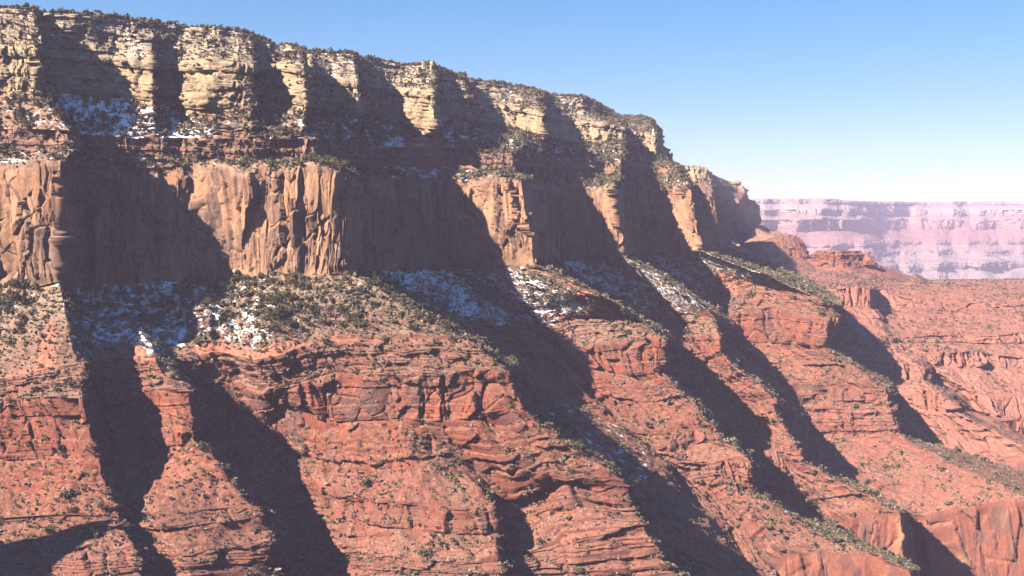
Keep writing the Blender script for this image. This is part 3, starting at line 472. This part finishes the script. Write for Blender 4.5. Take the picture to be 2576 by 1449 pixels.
# the butte on the terrace: rings seen as (picture height, left, right), closed all round
def ring_rows(rings, d, squash=.8, n=48):
    rows = []
    for y, xl, xr in rings:
        cx, rx = (xl + xr) / 2, (xr - xl) / 2; row = []
        for k in range(n + 1):
            a = math.pi * (1 + 2 * k / n) + .3
            w_ = 1 + .10 * math.sin(3 * a + 1) + .05 * math.sin(7 * a)
            dd = d + math.sin(a) * rx / FPX * d * squash * w_
            row.append((k / n * 6, 1288 + ((cx - 1288) / FPX * d + math.cos(a) * rx / FPX * d * w_) / dd * FPX, 555 - (555 - y) * d / dd, dd))
        rows.append(row)
    return rows
ZB = [-150, -152, -185, -190, -210, -222, -262]
bn = build_net(ring_rows([(630, 2100, 2108), (631, 2054, 2158), (655, 2046, 2166), (657, 2012, 2192), (669, 2003, 2204), (674, 1995, 2212), (712, 1900, 2320)], 3450), ZB, 420, [4, 26, 4, 14, 6, 30], ['flat', 'blk', 'tal', 'blk', 'tal', 'tal'], seed=17, uwarp=.05, amp=.8, sc=1.4)
bn['Z'] = bn['Z'] - 40
br_, bm_ = paint(bn, ['flat', 'blk', 'tal', 'blk', 'tal', 'tal'], seed=17)
grid_mesh('butte', bn['P'], br_, bm_, 'structure', 'flat topped red butte on the terrace in front of the hazy wall', 'butte')

# the wall on the far side of the canyon
def far_wall():
    us = np.linspace(0, 10, 900)
    # rows: y on the picture plane and distance, with promontories and bays
    ys =   [503, 504, 516, 528, 545, 552, 578, 604, 616, 630, 640, 655, 676, 715, 760]
    ds =   [17000, 14600, 14500, 14300, 14250, 14000, 13950, 13300, 13200, 12800, 12700, 12100, 12000, 10900, 9500]
    pro =  [0, 1, 1, 1.1, 1.1, 1.2, 1.2, 1.4, 1.4, 1.6, 1.6, 1.8, 1.8, 1.5, 1]
    nn =   [3, 14, 14, 20, 12, 26, 26, 16, 16, 12, 18, 24, 34, 20]
    STW = ['flat', 'blk', 'tal', 'blk', 'tal', 'blk', 'tal', 'blk', 'tal', 'blk', 'tal', 'blk', 'tal', 'tal']
    rows = []
    for y, d, pr in zip(ys, ds, pro):
        row = []
        for u in np.linspace(0, 10, 81):
            x = 1780 + u * 105
            near = 1 - sstep(2070, 2260, np.array(x + (y - 500) * -0.55)).item()
            bay = 620 * fbm(np.array([u * 0.9]), 0.3, y / 160., 2, 31)[0] * pr + 260 * vn(np.array([u * 2.9]), 0.7, y / 60., 33)[0] * pr
            dd = d + bay - 2300 * near
            dd = max(dd, 6500)
            z = (555 - y) / FPX * d                        # bed keeps its level
            yy = 555 - z / dd * FPX if y > 555 else 555 - (555 - y) 
            if y < 520: yy = y - 3 * near + (4 if x > 2110 and y < 506 else 0)
            row.append((u, x, yy, dd))
        rows.append(row)
    zz = [282, 278, 240, 222, 180, 165, 100, -60, -100, -160, -196, -255, -300, -345, -420]
    wn = build_net(rows, zz, 900, nn, STW, seed=21, uwarp=0.03, amp=1.0, sc=4.5)
    wr, wm = paint(wn, STW, seed=21)
    wm[..., 1] *= 0
    zb = wn['P'][..., 2] + 14 * vn(wn['P'][..., 0] / 300, wn['P'][..., 1] / 300, 0, 5)
    band = np.array([(-700, .38, .30, .28), (-420, .39, .30, .28), (-330, .42, .28, .26), (-250, .42, .235, .22), (-150, .42, .21, .20), (-60, .42, .22, .21), (-20, .41, .28, .26), (90, .42, .28, .26), (100, .47, .36, .33), (170, .46, .35, .32), (180, .40, .29, .27), (215, .40, .29, .27), (225, .45, .35, .32), (300, .45, .35, .32)])  # bed colours pinker and closer in tone: distance haze painted into the rock
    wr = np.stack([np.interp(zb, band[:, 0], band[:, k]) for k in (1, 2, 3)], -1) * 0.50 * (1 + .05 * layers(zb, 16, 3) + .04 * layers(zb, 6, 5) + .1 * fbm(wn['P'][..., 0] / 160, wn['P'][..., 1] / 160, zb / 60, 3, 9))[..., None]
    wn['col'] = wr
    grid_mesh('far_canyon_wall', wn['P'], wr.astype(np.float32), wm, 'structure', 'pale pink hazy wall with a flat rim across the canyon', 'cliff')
far_wall()

# a spur left of the frame, on the sun's side: its shade falls on the lower left slope
def side_spur():
    n1, n2 = 90, 60
    a = np.linspace(0, 1, n1); b = np.linspace(-1, 1, n2)
    A, B = np.meshgrid(a, b)
    cx = -1091 + 457 * A; cyy = 652 + 216 * A
    px = cx - B * 190 * .43; py = cyy + B * 190 * .9
    top = 84 - 140 * A + 12 * fbm(cx / 45, cyy / 45, 0, 3, 91) - 260 * sstep(.9, 1, A)
    pz = top - 420 * np.abs(B) ** 0.9 + 10 * fbm(px / 70, py / 70, 0, 4, 90)
    P = np.stack([px, py, pz], -1)
    grid_mesh('side_spur', P, np.tile(np.array([.26, .13, .09], np.float32), (n2, n1, 1)), np.zeros(P.shape, np.float32), 'structure')
side_spur()

# canyon floor under everything
gx = np.linspace(-9000, 16000, 40); gy = np.linspace(-4000, 18500, 40)
GX, GY = np.meshgrid(gx, gy[::-1])
G = np.stack([GX, GY, -1000 + 0 * GX], -1)
grid_mesh('ground', G, np.tile(np.array([.30, .17, .12], np.float32), (40, 40, 1)), np.zeros((40, 40, 3), np.float32), 'structure')

#VEG_BEGIN
# ------------------------------------------------------------------ plants and loose rock
def leaf_material(name, col, rough=0.9):
    m, n, l, p = mat_new(name)
    p.inputs['Roughness'].default_value = rough; p.inputs['Specular IOR Level'].default_value = 0.1
    tc = n.new('ShaderNodeTexCoord'); t = n.new('ShaderNodeTexNoise'); t.inputs['Scale'].default_value = 1.3; t.inputs['Detail'].default_value = 3
    l.new(tc.outputs['Object'], t.inputs['Vector'])
    oi = n.new('ShaderNodeObjectInfo')
    col = [c * .88 for c in col]
    cr = n.new('ShaderNodeValToRGB'); e = cr.color_ramp.elements
    e[0].position = .3; e[1].position = .7
    e[0].color = (col[0] * .6, col[1] * .6, col[2] * .6, 1); e[1].color = (col[0] * 1.4, col[1] * 1.35, col[2] * 1.2, 1)
    l.new(t.outputs[0], cr.inputs[0])
    hs = n.new('ShaderNodeHueSaturation'); mr = n.new('ShaderNodeMapRange'); mr.inputs[3].default_value = .7; mr.inputs[4].default_value = 1.3
    l.new(oi.outputs['Random'], mr.inputs[0]); l.new(mr.outputs[0], hs.inputs['Value']); l.new(cr.outputs[0], hs.inputs['Color'])
    l.new(hs.outputs[0], p.inputs['Base Color'])
    return m
GREEN_DARK = leaf_material('needle_foliage', (.05, .06, .034))
GREEN = leaf_material('juniper_foliage', (.095, .092, .056))
OLIVE = leaf_material('dry_foliage', (.13, .112, .068))
GREY = leaf_material('brush_foliage', (.185, .15, .115))
BARK = leaf_material('bark', (.11, .075, .05))
STONE = leaf_material('pale_stone', (.35, .255, .185))

def leaf_quads(pts, size, r):
    """one small crooked face per point"""
    n = len(pts)
    a = r.normal(size=(n, 3)); a /= np.linalg.norm(a, axis=1, keepdims=True)
    b = r.normal(size=(n, 3)); b -= a * (a * b).sum(1, keepdims=True); b /= np.linalg.norm(b, axis=1, keepdims=True)
    s = size * (0.6 + 0.8 * r.random((n, 1)))
    q = np.stack([pts + a * s, pts + b * s * .8, pts - a * s * .9, pts - b * s * .7], 1)
    return q
def crown_points(kind, n, r):
    """points through a crown of unit height (z 0..1)"""
    if kind == 'pine':
        z = r.random(n) ** 0.8 * .9 + .1
        tier = .75 + .35 * np.sin(z * 38 + r.random() * 6)
        rad = .23 * (1.03 - z) ** 0.8 * tier * r.random(n) ** 0.4
        a = r.random(n) * 2 * np.pi
        return np.stack([rad * np.cos(a), rad * np.sin(a), z], 1)
    k = 5 if kind == 'juniper' else 4
    c = np.stack([r.uniform(-.28, .28, k), r.uniform(-.28, .28, k), r.uniform(.38, .72, k)], 1) if kind == 'juniper' else np.stack([r.uniform(-.45, .45, k), r.uniform(-.45, .45, k), r.uniform(.3, .6, k)], 1)
    rr = r.uniform(.2, .34, k) if kind == 'juniper' else r.uniform(.22, .36, k)
    i = r.integers(0, k, n)
    d = r.normal(size=(n, 3)); d /= np.linalg.norm(d, axis=1, keepdims=True)
    return c[i] + d * (rr[i] * r.random(n) ** .35)[:, None]
def quads_mesh(name, q, mat):
    me = bpy.data.meshes.new(name); nq = len(q)
    me.vertices.add(nq * 4); me.vertices.foreach_set('co', q.reshape(-1).astype(np.float32))
    me.loops.add(nq * 4); me.loops.foreach_set('vertex_index', np.arange(nq * 4, dtype=np.int32))
    me.polygons.add(nq); me.polygons.foreach_set('loop_start', np.arange(0, nq * 4, 4, dtype=np.int32))
    me.update(calc_edges=True)
    for m in (mat if isinstance(mat, (list, tuple)) else [mat]): me.materials.append(m)
    return me
def trunk_mesh(kind, r):
    bm = bmesh.new()
    h = .8 if kind == 'pine' else .55
    def limb(p0, p1, r0, r1):
        d = (p1 - p0); l = d.length
        res = bmesh.ops.create_cone(bm, cap_ends=True, segments=6, radius1=r0, radius2=r1, depth=l)
        mx = d.to_track_quat('Z', 'Y').to_matrix().to_4x4(); mx.translation = (p0 + p1) / 2
        bmesh.ops.transform(bm, matrix=mx, verts=res['verts'])
    if kind == 'pine': limb(Vector((0, 0, -.06)), Vector((0, 0, h)), .028, .008)
    else:
        top = Vector((r.uniform(-.06, .06), r.uniform(-.06, .06), .34)); limb(Vector((0, 0, -.1)), top, .05, .032)
        for k in range(3):
            a = k * 2.1 + r.random(); limb(top, Vector((math.cos(a) * .22, math.sin(a) * .22, .6 + .1 * r.random())), .028, .01)
    me = bpy.data.meshes.new('trunk'); bm.to_mesh(me); bm.free(); me.materials.append(BARK); return me
vr = np.random.default_rng(77)
PROTO = {}
for kind, mat, n, sz in (('pine', GREEN_DARK, 230, .05), ('juniper', GREEN, 230, .07), ('shrub', GREY, 110, .10)):
    PROTO[kind] = [(quads_mesh('crown', leaf_quads(crown_points(kind, n, vr), sz, vr), mat), trunk_mesh(kind, vr)) for _ in range(5)]
LIGHT = {k: [leaf_quads(crown_points(k, n, vr), sz, vr) for _ in range(8)] for k, n, sz in (('pine', 46, .12), ('juniper', 36, .19), ('shrub', 14, .30))}

# places on a net where plants can stand
def spots(net, n, weight, upmin=0.35):
    P = net['P']; du = P[1:, 1:] - P[:-1, :-1]
    ar = np.linalg.norm(np.cross(P[1:, :-1] - P[:-1, :-1], P[:-1, 1:] - P[:-1, :-1]), axis=-1)
    up = net['up'][:-1, :-1]
    wgt = ar * weight[:-1, :-1] * sstep(upmin, upmin + .2, up)
    c = np.cumsum(wgt.reshape(-1)); 
    i = np.searchsorted(c, vr.random(n) * c[-1]); i = np.minimum(i, c.size - 1)
    r, q = np.unravel_index(i, wgt.shape)
    a = vr.random((n, 1)); b = vr.random((n, 1))
    p = P[r, q] * (1 - a) * (1 - b) + P[r + 1, q] * a * (1 - b) + P[r, q + 1] * (1 - a) * b + P[r + 1, q + 1] * a * b
    return p, r, q
PW = net['P']; X_, Y_, Z_ = PW[..., 0], PW[..., 1], PW[..., 2]
clump = fbm(X_ / 38, Y_ / 38, Z_ / 38, 4, 52)
thick = sstep(-.25, .45, clump)
Rn, Un, Tn = net['R'], net['U'], net['T']
def plant_list(kind, n, weight, h0, h1, upmin=.35):
    p, r, q = spots(net, n, weight, upmin)
    h = h0 + (h1 - h0) * vr.random(n) ** 2.4
    return [(kind, p[i], h[i], int(Rn[r[i], q[i]]), float(Un[r[i], q[i]]), float(Tn[r[i], q[i]])) for i in range(n)]
W = np.zeros(PW.shape[:2])
def wz(r, tab, base=1.0): return np.where(Rn == r, zone(tab, Un) * base, 0)
plants = []
# pines on the bench and at the foot of the tall cliff
wp = wz(3, [(-2, .8), (1, .8), (2, 1.0), (4, 1.1), (6, .6), (8, 1.1), (11, 1.2), (12, 1.0), (16, 1.0), (18, .6)]) * (.25 + thick) \
   + wz(7, [(-2, .45), (0.8, .35), (1.2, .05), (4.2, .15), (4.5, .8), (6.2, .7), (6.4, .1), (9, .12), (11, .05), (18, .1)]) * thick * sstep(.9, .3, Tn)
plants += plant_list('pine', 270, wp, 9, 19)
# junipers and pinyons
wj = wz(0, [(-2, 1), (18, 1)]) * 1.7 * sstep(.72, .95, Tn) + wz(1, [(-2, .3), (11, .4), (18, .8)]) * .7 * (.1 + thick) + wz(2, [(-2, .35), (18, .6)]) * .5 * thick + wz(3, [(-2, 1.3), (5, 1), (7.5, 1.2), (18, 1.4)]) * (.2 + thick) + wz(4, [(-2, .6), (18, .8)]) * .5 + wz(5, [(-2, 1.6), (18, 1.5)]) * (.3 + thick) \
   + wz(7, [(-2, 1.5), (.7, 1.3), (1.2, .3), (1.6, .3), (4.2, .7), (4.5, 1.8), (6.2, 1.8), (7, 1.5), (8.7, 1.5), (9, .6), (11.4, .5), (12.6, 1.2), (13.3, .7), (14, 1.3), (18, 1.5)]) * (.25 + 1.3 * thick ** 2) * sstep(1.08, .6, Tn) \
   + wz(8, [(-2, .25), (18, .3)]) * thick + wz(10, [(-2, .12), (8, .16), (8.3, .3), (9, .2), (18, .3)]) * thick + wz(12, [(-2, .12), (8.3, .4), (18, .25)]) * thick + wz(14, [(-2, .12), (8.3, .5), (18, .35)]) * thick
plants += plant_list('juniper', 27000, wj, 2.6, 11.5)
plants += plant_list('juniper', 1500, wz(0, [(-2, 1), (18, 1)]) * sstep(.8, .95, Tn) * (.2 + thick) + wz(1, [(-2, 1), (18, 1)]) * sstep(.12, .02, Tn), 4, 9.5, .2)
# low brush
ws = wz(1, [(-2, .5), (18, .5)]) + wz(3, [(-2, 1), (18, 1)]) * .9 + wz(5, [(-2, 1), (18, 1)]) + wz(7, [(-2, 1.2), (18, 1.2)]) * (.6 + .4 * thick) * 1.5 * sstep(1.2, .6, Tn) + wz(8, [(-2, .6), (18, .6)]) + wz(9, [(-2, .4), (18, .4)]) + wz(10, [(-2, .8), (18, 1.0)]) * (.3 + .7 * thick) + wz(11, [(-2, .5), (18, .5)]) + wz(12, [(-2, .9), (18, 1.0)]) * (.3 + .7 * thick) + wz(13, [(-2, .5), (18, .5)]) + wz(14, [(-2, .9), (18, 1.0)]) * (.3 + .7 * thick)
plants += plant_list('shrub', 95000, ws, 1.5, 4.6, .2)
# the terraces and hills beyond carry brush too
far_plants = []
for nn_, cnt in ((fn, 11000), (kn, 900), (hn, 2000)):
    p, r, q = spots(nn_, cnt, np.ones(nn_['P'].shape[:2]) * (.3 + sstep(-.3, .4, fbm(nn_['P'][..., 0] / 60, nn_['P'][..., 1] / 60, nn_['P'][..., 2] / 60, 3, 53))), .3)
    k = vr.random(cnt)
    far_plants += [('juniper' if k[i] < .3 else 'shrub', p[i], 2 + 4 * vr.random() ** 2, 20, 0, 0) for i in range(cnt)]

def in_view(p):
    x = p[0] / p[1] * FPX; zc = -p[2] * sp * -1
    f = p[1] * cp - p[2] * sp; v = p[1] * sp + p[2] * cp
    return abs(p[0] / f * FPX) < 1288 and abs(v / f * FPX) < 724
def show_size(t): return t[2] / t[1][1]

def bake(name, items, mats, label=None):
    """the countless rest as one mass"""
    out = []; idx = []
    for (kind, p, h, *_r) in items:
        q = LIGHT[kind][int(vr.integers(0, 8))]
        a = vr.random() * 6.283; ca, sa = math.cos(a), math.sin(a)
        wdt = h * (0.85 + .5 * vr.random())
        qq = q.reshape(-1, 3)
        o = np.empty_like(qq); o[:, 0] = (qq[:, 0] * ca - qq[:, 1] * sa) * wdt; o[:, 1] = (qq[:, 0] * sa + qq[:, 1] * ca) * wdt; o[:, 2] = qq[:, 2] * h - .12 * h
        out.append(o.reshape(-1, 4, 3) + p); idx.append(np.full(len(q), {'pine': 0, 'juniper': 1, 'shrub': 2}[kind] if vr.random() > .45 else int(vr.integers(1, 4)), np.int32))
    me = quads_mesh(name, np.concatenate(out), mats)
    me.polygons.foreach_set('material_index', np.concatenate(idx))
    o = bpy.data.objects.new(name, me); C.objects.link(o); o['kind'] = 'stuff'
    if label: o['label'] = label
    return o

WHERE = {0: 'on the rim against the sky', 1: 'on broken ledges under the rim', 2: 'on a pale rim cliff ledge', 3: 'on the bench above the red band', 4: 'on the red band itself', 5: 'on the ledge above the tall cliff',
         7: 'on talus below the tall cliff', 8: 'on upper red ledges below talus', 9: 'on the stepped red cliff', 10: 'on the upper red slope', 11: 'on the lower ledge cliff', 12: 'on the lower red slope', 13: 'on the lowest blocky ledges', 14: 'on the lowest red slope', 15: 'at the smooth orange cliff', 16: 'on the canyon floor'}
EDGES = [(-9, 1.5, 'at the leftmost headland'), (1.5, 5.6, 'near the leftmost dark alcove'), (5.6, 8.85, 'at the broad central buttress'), (8.85, 11.4, 'beyond the broad central buttress'), (11.4, 13.45, 'near the red slide buttress'), (13.45, 15.6, 'near the thin rock rib'), (15.6, 99, 'at the last near buttress')]
def place_words(r, u):
    e = next(b for a0, a1, b in EDGES if a0 <= u < a1)
    return WHERE.get(r, 'on the slope'), e
SHAPES = {'pine': ['narrow dark', 'leaning dark', 'full dark', 'ragged dark', 'pointed dark'], 'juniper': ['round olive', 'lopsided olive', 'spreading olive', 'two headed olive', 'compact olive'], 'shrub': ['low grey brown', 'wide grey brown', 'thin grey brown', 'patchy grey brown', 'rounded grey brown']}
KIND = {'pine': ('pine_tree', 'pine', 'tree'), 'juniper': ('juniper_tree', 'juniper', 'tree'), 'shrub': ('shrub', 'bush', 'shrub')}
def individual(t):
    kind, p, h, r, u, tt = t
    nm, word, cat = KIND[kind]
    v = int(vr.integers(0, 5)); cm, tm = PROTO[kind][v]
    root = bpy.data.objects.new(nm, None); C.objects.link(root)
    root.location = Vector(p); root.rotation_euler = (0, 0, vr.random() * 6.28)
    wd = h * (.85 + .4 * vr.random()); root.scale = (wd, wd, h)
    for pn, me in (('crown', cm), ('trunk', tm)):
        o = bpy.data.objects.new(pn, me); C.objects.link(o); o.parent = root
    wh, e = place_words(r, u)
    size = 'tall' if h > {'pine': 14, 'juniper': 8.2, 'shrub': 4.1}[kind] else 'small'
    root['label'] = ' '.join((f"{size} {SHAPES[kind][v]} {word} {wh}, " + e).split()[:16])
    root['category'] = cat
    root['group'] = f"{word}s {wh}, {e}"
vis = [t for t in plants if in_view(t[1])]
chosen = set()
for kind, cnt in (('pine', 300), ('juniper', 300), ('shrub', 240)):
    k = sorted((t for t in vis if t[0] == kind), key=show_size, reverse=True)[:cnt]
    for t in k: chosen.add(id(t)); individual(t)
rest = [t for t in plants if id(t) not in chosen]
bake('woodland', [t for t in rest if t[0] != 'shrub'], [GREEN_DARK, GREEN, GREY, OLIVE])
bake('scrub', [t for t in rest if t[0] == 'shrub'], [GREEN_DARK, GREEN, GREY, OLIVE])
bake('far_scrub', far_plants, [GREEN_DARK, GREEN, GREY, OLIVE])

# rock stacks standing free of the rim
def pinnacle(x, y, hpx, wpx, label, mat, d_off=0):
    p, i = at(x, y, 4); sc_ = p[1] / FPX; H, W_ = hpx * sc_, wpx * sc_
    root = bpy.data.objects.new('rock_pinnacle', None); C.objects.link(root); root.location = Vector(p) + Vector((0, d_off, -.15 * H))
    root['label'] = label; root['category'] = 'rock pinnacle'; root['group'] = 'rock pinnacles along the rim'
    n = 5; z = 0
    for k in range(n):
        hh = H * 1.15 / n * vr.uniform(.8, 1.25); r_ = W_ * .5 * (1.15 - .5 * k / n) * vr.uniform(.8, 1.1)
        if k == n - 1: r_ *= 1.05
        bm = bmesh.new()
        for _ in range(16):
            a = vr.random() * 6.283; q = vr.uniform(.8, 1.08); bm.verts.new((r_ * q * math.cos(a), r_ * q * math.sin(a) * .9, z + hh * (0 if vr.random() < .5 else 1) + vr.uniform(-.08, .08) * hh))
        bmesh.ops.convex_hull(bm, input=bm.verts)
        bmesh.ops.delete(bm, geom=[q for q in bm.verts if not q.link_faces], context='VERTS')
        me = bpy.data.meshes.new('block'); bm.to_mesh(me); bm.free(); me.materials.append(mat)
        o = bpy.data.objects.new('block', me); C.objects.link(o); o.parent = root
        z += hh * .93
PALE = leaf_material('pale_limestone', (.36, .29, .20))
REDR = leaf_material('red_sandstone', (.27, .11, .075))

# fallen rock
def hull_mesh(name, n, r, flat=.7):
    bm = bmesh.new()
    for _ in range(n):
        v = Vector(r.normal(size=3)).normalized(); bm.verts.new((v.x * r.uniform(.8, 1.1), v.y * r.uniform(.6, .9), v.z * flat * r.uniform(.8, 1.1)))
    bmesh.ops.convex_hull(bm, input=bm.verts)
    bmesh.ops.delete(bm, geom=[v for v in bm.verts if not v.link_faces], context='VERTS')
    me = bpy.data.meshes.new(name); bm.to_mesh(me); bm.free(); me.materials.append(STONE); return me
STONES = [STONE, leaf_material('red_stone', (.24, .095, .062)), leaf_material('brown_stone', (.19, .105, .072))]
HULLS = [hull_mesh('boulder', 13, vr, .6 + .3 * (k % 3) / 2) for k in range(8)]
AT_F = PW[..., 1] * cp - PW[..., 2] * sp
PXX = 1288 + PW[..., 0] / AT_F * FPX; PXY = 724.5 - (PW[..., 1] * sp + PW[..., 2] * cp) / AT_F * FPX
def at(x, y, rad=3.0):
    dd = (PXX - x) ** 2 + (PXY - y) ** 2
    c = dd < max(rad ** 2, dd.min() * 1.5 + 1e-6)
    i = np.argmin(np.where(c, PW[..., 1], 1e9)); i = np.unravel_index(i, dd.shape)
    return PW[i], i
for x, y, hp, wp_, lab in ((541, 92, 28, 14, 'pointed pale pinnacle at the top of the central rim headland'), (521, 118, 24, 12, 'slender pale pinnacle just below the pointed one'), (350, 104, 18, 20, 'squat pale knob above the cliff right of the leftmost alcove'), (396, 104, 16, 14, 'small pale knob beside a snowy ledge'),
                           (632, 118, 16, 22, 'square topped pale block on the rim slope'), (676, 122, 14, 14, 'small pale block on the rim slope right of the square one'), (727, 128, 20, 32, 'wide flat capped pale block standing out on the skyline'), (785, 175, 38, 20, 'tall pale tower left of the snowy notch in the rim'),
                           (1066, 172, 20, 14, 'notched pale spire on the skyline over the yellow cliff'), (1084, 174, 22, 13, 'jagged pale spire right of the notched one on the skyline'), (1147, 305, 16, 7, 'thin finger of rock beside pines under the yellow cliff'), (1643, 360, 40, 12, 'slim leaning pillar on the last dark headland')):
    pinnacle(x, y, hp, wp_, lab, PALE)
def boulder(p, s, label, group=None, v=None, sq=(1, 1, 1)):
    o = bpy.data.objects.new('boulder', HULLS[int(vr.integers(0, 8)) if v is None else v]); C.objects.link(o)
    o.location = Vector(p); o.scale = (s * sq[0], s * sq[1], s * sq[2]); o.rotation_euler = (vr.random() * .5, vr.random() * .5, vr.random() * 6.28)
    o['label'] = label; o['category'] = 'boulder'
    if group: o['group'] = group
    return o
for x, y, sz, lab in ((592, 690, 20, 'large dark grey boulder leaning at the left foot of the central buttress'), (787, 806, 11, 'squarish pale cream boulder alone in the brush of the central talus'), (1318, 679, 16, 'tan boulder below the toe of the slender buttress'), (517, 717, 6, 'pale boulder among the pines right of the first alcove'), (752, 969 / 3 + 483, 7, 'grey boulder right of the pale cream one on the central talus'),
                      (1190, 838, 9, 'cream boulder on the crest of the central ridge above the red ledges'), (205, 1333, 8, 'flat white slab on the lower left red slope'), (818, 1219, 8, 'pale leaning slab at the left edge of the central red slope'), (842, 1265, 7, 'chalky boulder at the shadow edge left of the white capped ledge'), (23, 1020, 11, 'rounded pale boulder on top of the leftmost red cliff')):
    p, i = at(x, y); s = sz / FPX * p[1]
    boulder(p + np.array([0, 0, .2 * s]), s * .8, lab)
wr_ = wz(7, [(-2, .6), (4, .5), (6, 1.2), (8.8, 1.3), (11, .7), (13, 1.2), (18, .8)]) + wz(10, [(-2, .7), (18, .8)]) + wz(12, [(-2, .8), (8, 1.0), (18, .8)]) + wz(14, [(-2, .8), (18, .9)]) + wz(8, [(-2, .5), (18, .5)])
p, r, q = spots(net, 420, wr_, .3)
nb = 0
for i in range(420):
    if nb >= 150 or not in_view(p[i]): continue
    nb += 1
    s = 1.6 + 2.8 * vr.random() ** 2.5
    wh, e = place_words(int(Rn[r[i], q[i]]), float(Un[r[i], q[i]]))
    boulder(p[i] + np.array([0, 0, .15 * s]), s, ' '.join((('large' if s > 2.6 else 'small') + ' pale angular boulder ' + wh + ', ' + e).split()[:16]), 'boulders ' + wh + ', ' + e)
hv = []; hf = []; off = 0
base = []
for k in range(6):
    me = hull_mesh('rubble', 8, vr, .7); me.calc_loop_triangles()
    base.append((np.array([v.co[:] for v in me.vertices]), np.array([t.vertices[:] for t in me.loop_triangles]))); bpy.data.meshes.remove(me)
p, r, q = spots(net, 26000, wr_ * (.15 + sstep(-.05, .45, fbm(X_ / 30, Y_ / 30, Z_ / 30, 3, 88))), .2)
for i in range(len(p)):
    bv, bf = base[i % 6]; a = vr.random() * 6.283; s = .5 + 2.0 * vr.random() ** 3
    v = bv * s; v = np.stack([v[:, 0] * math.cos(a) - v[:, 1] * math.sin(a), v[:, 0] * math.sin(a) + v[:, 1] * math.cos(a), v[:, 2]], 1) + p[i]
    hv.append(v); hf.append(bf + off); off += len(bv)
hv = np.concatenate(hv); hf = np.concatenate(hf)
me = bpy.data.meshes.new('rubble'); me.vertices.add(len(hv)); me.vertices.foreach_set('co', hv.reshape(-1).astype(np.float32))
me.loops.add(hf.size); me.loops.foreach_set('vertex_index', hf.reshape(-1).astype(np.int32)); me.polygons.add(len(hf)); me.polygons.foreach_set('loop_start', np.arange(0, hf.size, 3, dtype=np.int32)); me.update(calc_edges=True)
[me.materials.append(q) for q in STONES]; me.polygons.foreach_set('material_index', np.repeat(vr.choice(3, len(p), p=(.15, .45, .4)), [len(base[i % 6][1]) for i in range(len(p))]).astype(np.int32)); o = bpy.data.objects.new('rubble', me); C.objects.link(o); o['kind'] = 'stuff'

def far_pinnacle():
    d = 3380; root = bpy.data.objects.new('rock_pinnacle', None); C.objects.link(root)
    root['label'] = 'small red stack right of the flat topped butte'; root['category'] = 'rock pinnacle'
    b0 = place(np.array(2185.), np.array(664.), np.array(float(d))); root.location = Vector(b0); k = d / FPX
    for z0, z1, x0, x1 in ((-2, 9, -17, 17), (8, 18, -14, 13), (17.5, 24, -7, 3), (23.5, 30, -8, 4)):
        bm = bmesh.new()
        for _ in range(22):
            a = vr.random() * 6.283; q = vr.uniform(.85, 1.05); cx = (x0 + x1) / 2; rx = (x1 - x0) / 2
            bm.verts.new(((cx + rx * q * math.cos(a)) * k, rx * q * math.sin(a) * k, (z0 if vr.random() < .5 else z1) * k))
        bmesh.ops.convex_hull(bm, input=bm.verts); bmesh.ops.delete(bm, geom=[q for q in bm.verts if not q.link_faces], context='VERTS')
        me = bpy.data.meshes.new('block'); bm.to_mesh(me); bm.free(); me.materials.append(REDR); o = bpy.data.objects.new('block', me); C.objects.link(o); o.parent = root
far_pinnacle()
for nm, lab, cat in (('woodland', 'countless small junipers and pines over the rim, bench and talus', 'trees'), ('scrub', 'fine grey brown brush covering the near red slopes', 'brush'),
                     ('far_scrub', 'sparse brush dotting the far red terraces at the right', 'brush'), ('rubble', 'loose broken stones strewn over talus and red slopes', 'stones'),
                     ('ground', 'canyon floor far below the red ridges', 'ground'), ('side_spur', 'dark spur outside the frame that shades the lower left slope', 'ridge')):
    o = bpy.data.objects.get(nm)
    if o: o['label'] = lab; o['category'] = cat
#VEG_END
# ------------------------------------------------------------------ the air in the canyon
def haze():
    x0, x1, y0, y1, z0, z1 = -9500, 16500, -4500, 19000, -1001.5, 380
    v = [(x, y, z) for x in (x0, x1) for y in (y0, y1) for z in (z0, z1)]
    f = [(0, 1, 3, 2), (4, 6, 7, 5), (0, 4, 5, 1), (2, 3, 7, 6), (0, 2, 6, 4), (1, 5, 7, 3)]
    me = bpy.data.meshes.new('haze'); me.from_pydata(v, [], f); me.update()
    m = bpy.data.materials.new('haze'); m.use_nodes = True
    n = m.node_tree.nodes; n.remove(n['Principled BSDF'])
    pv = n.new('ShaderNodeVolumePrincipled'); pv.inputs['Density'].default_value = 3.4e-5
    pv.inputs['Color'].default_value = (0.83, 0.71, 1.0, 1); pv.inputs['Anisotropy'].default_value = 0.0
    m.node_tree.links.new(pv.outputs[0], n['Material Output'].inputs['Volume'])
    me.materials.append(m)
    o = bpy.data.objects.new('haze', me); C.objects.link(o); o['kind'] = 'stuff'; o['label'] = 'pale violet haze thickening towards the far canyon wall'; o['category'] = 'haze'
haze()
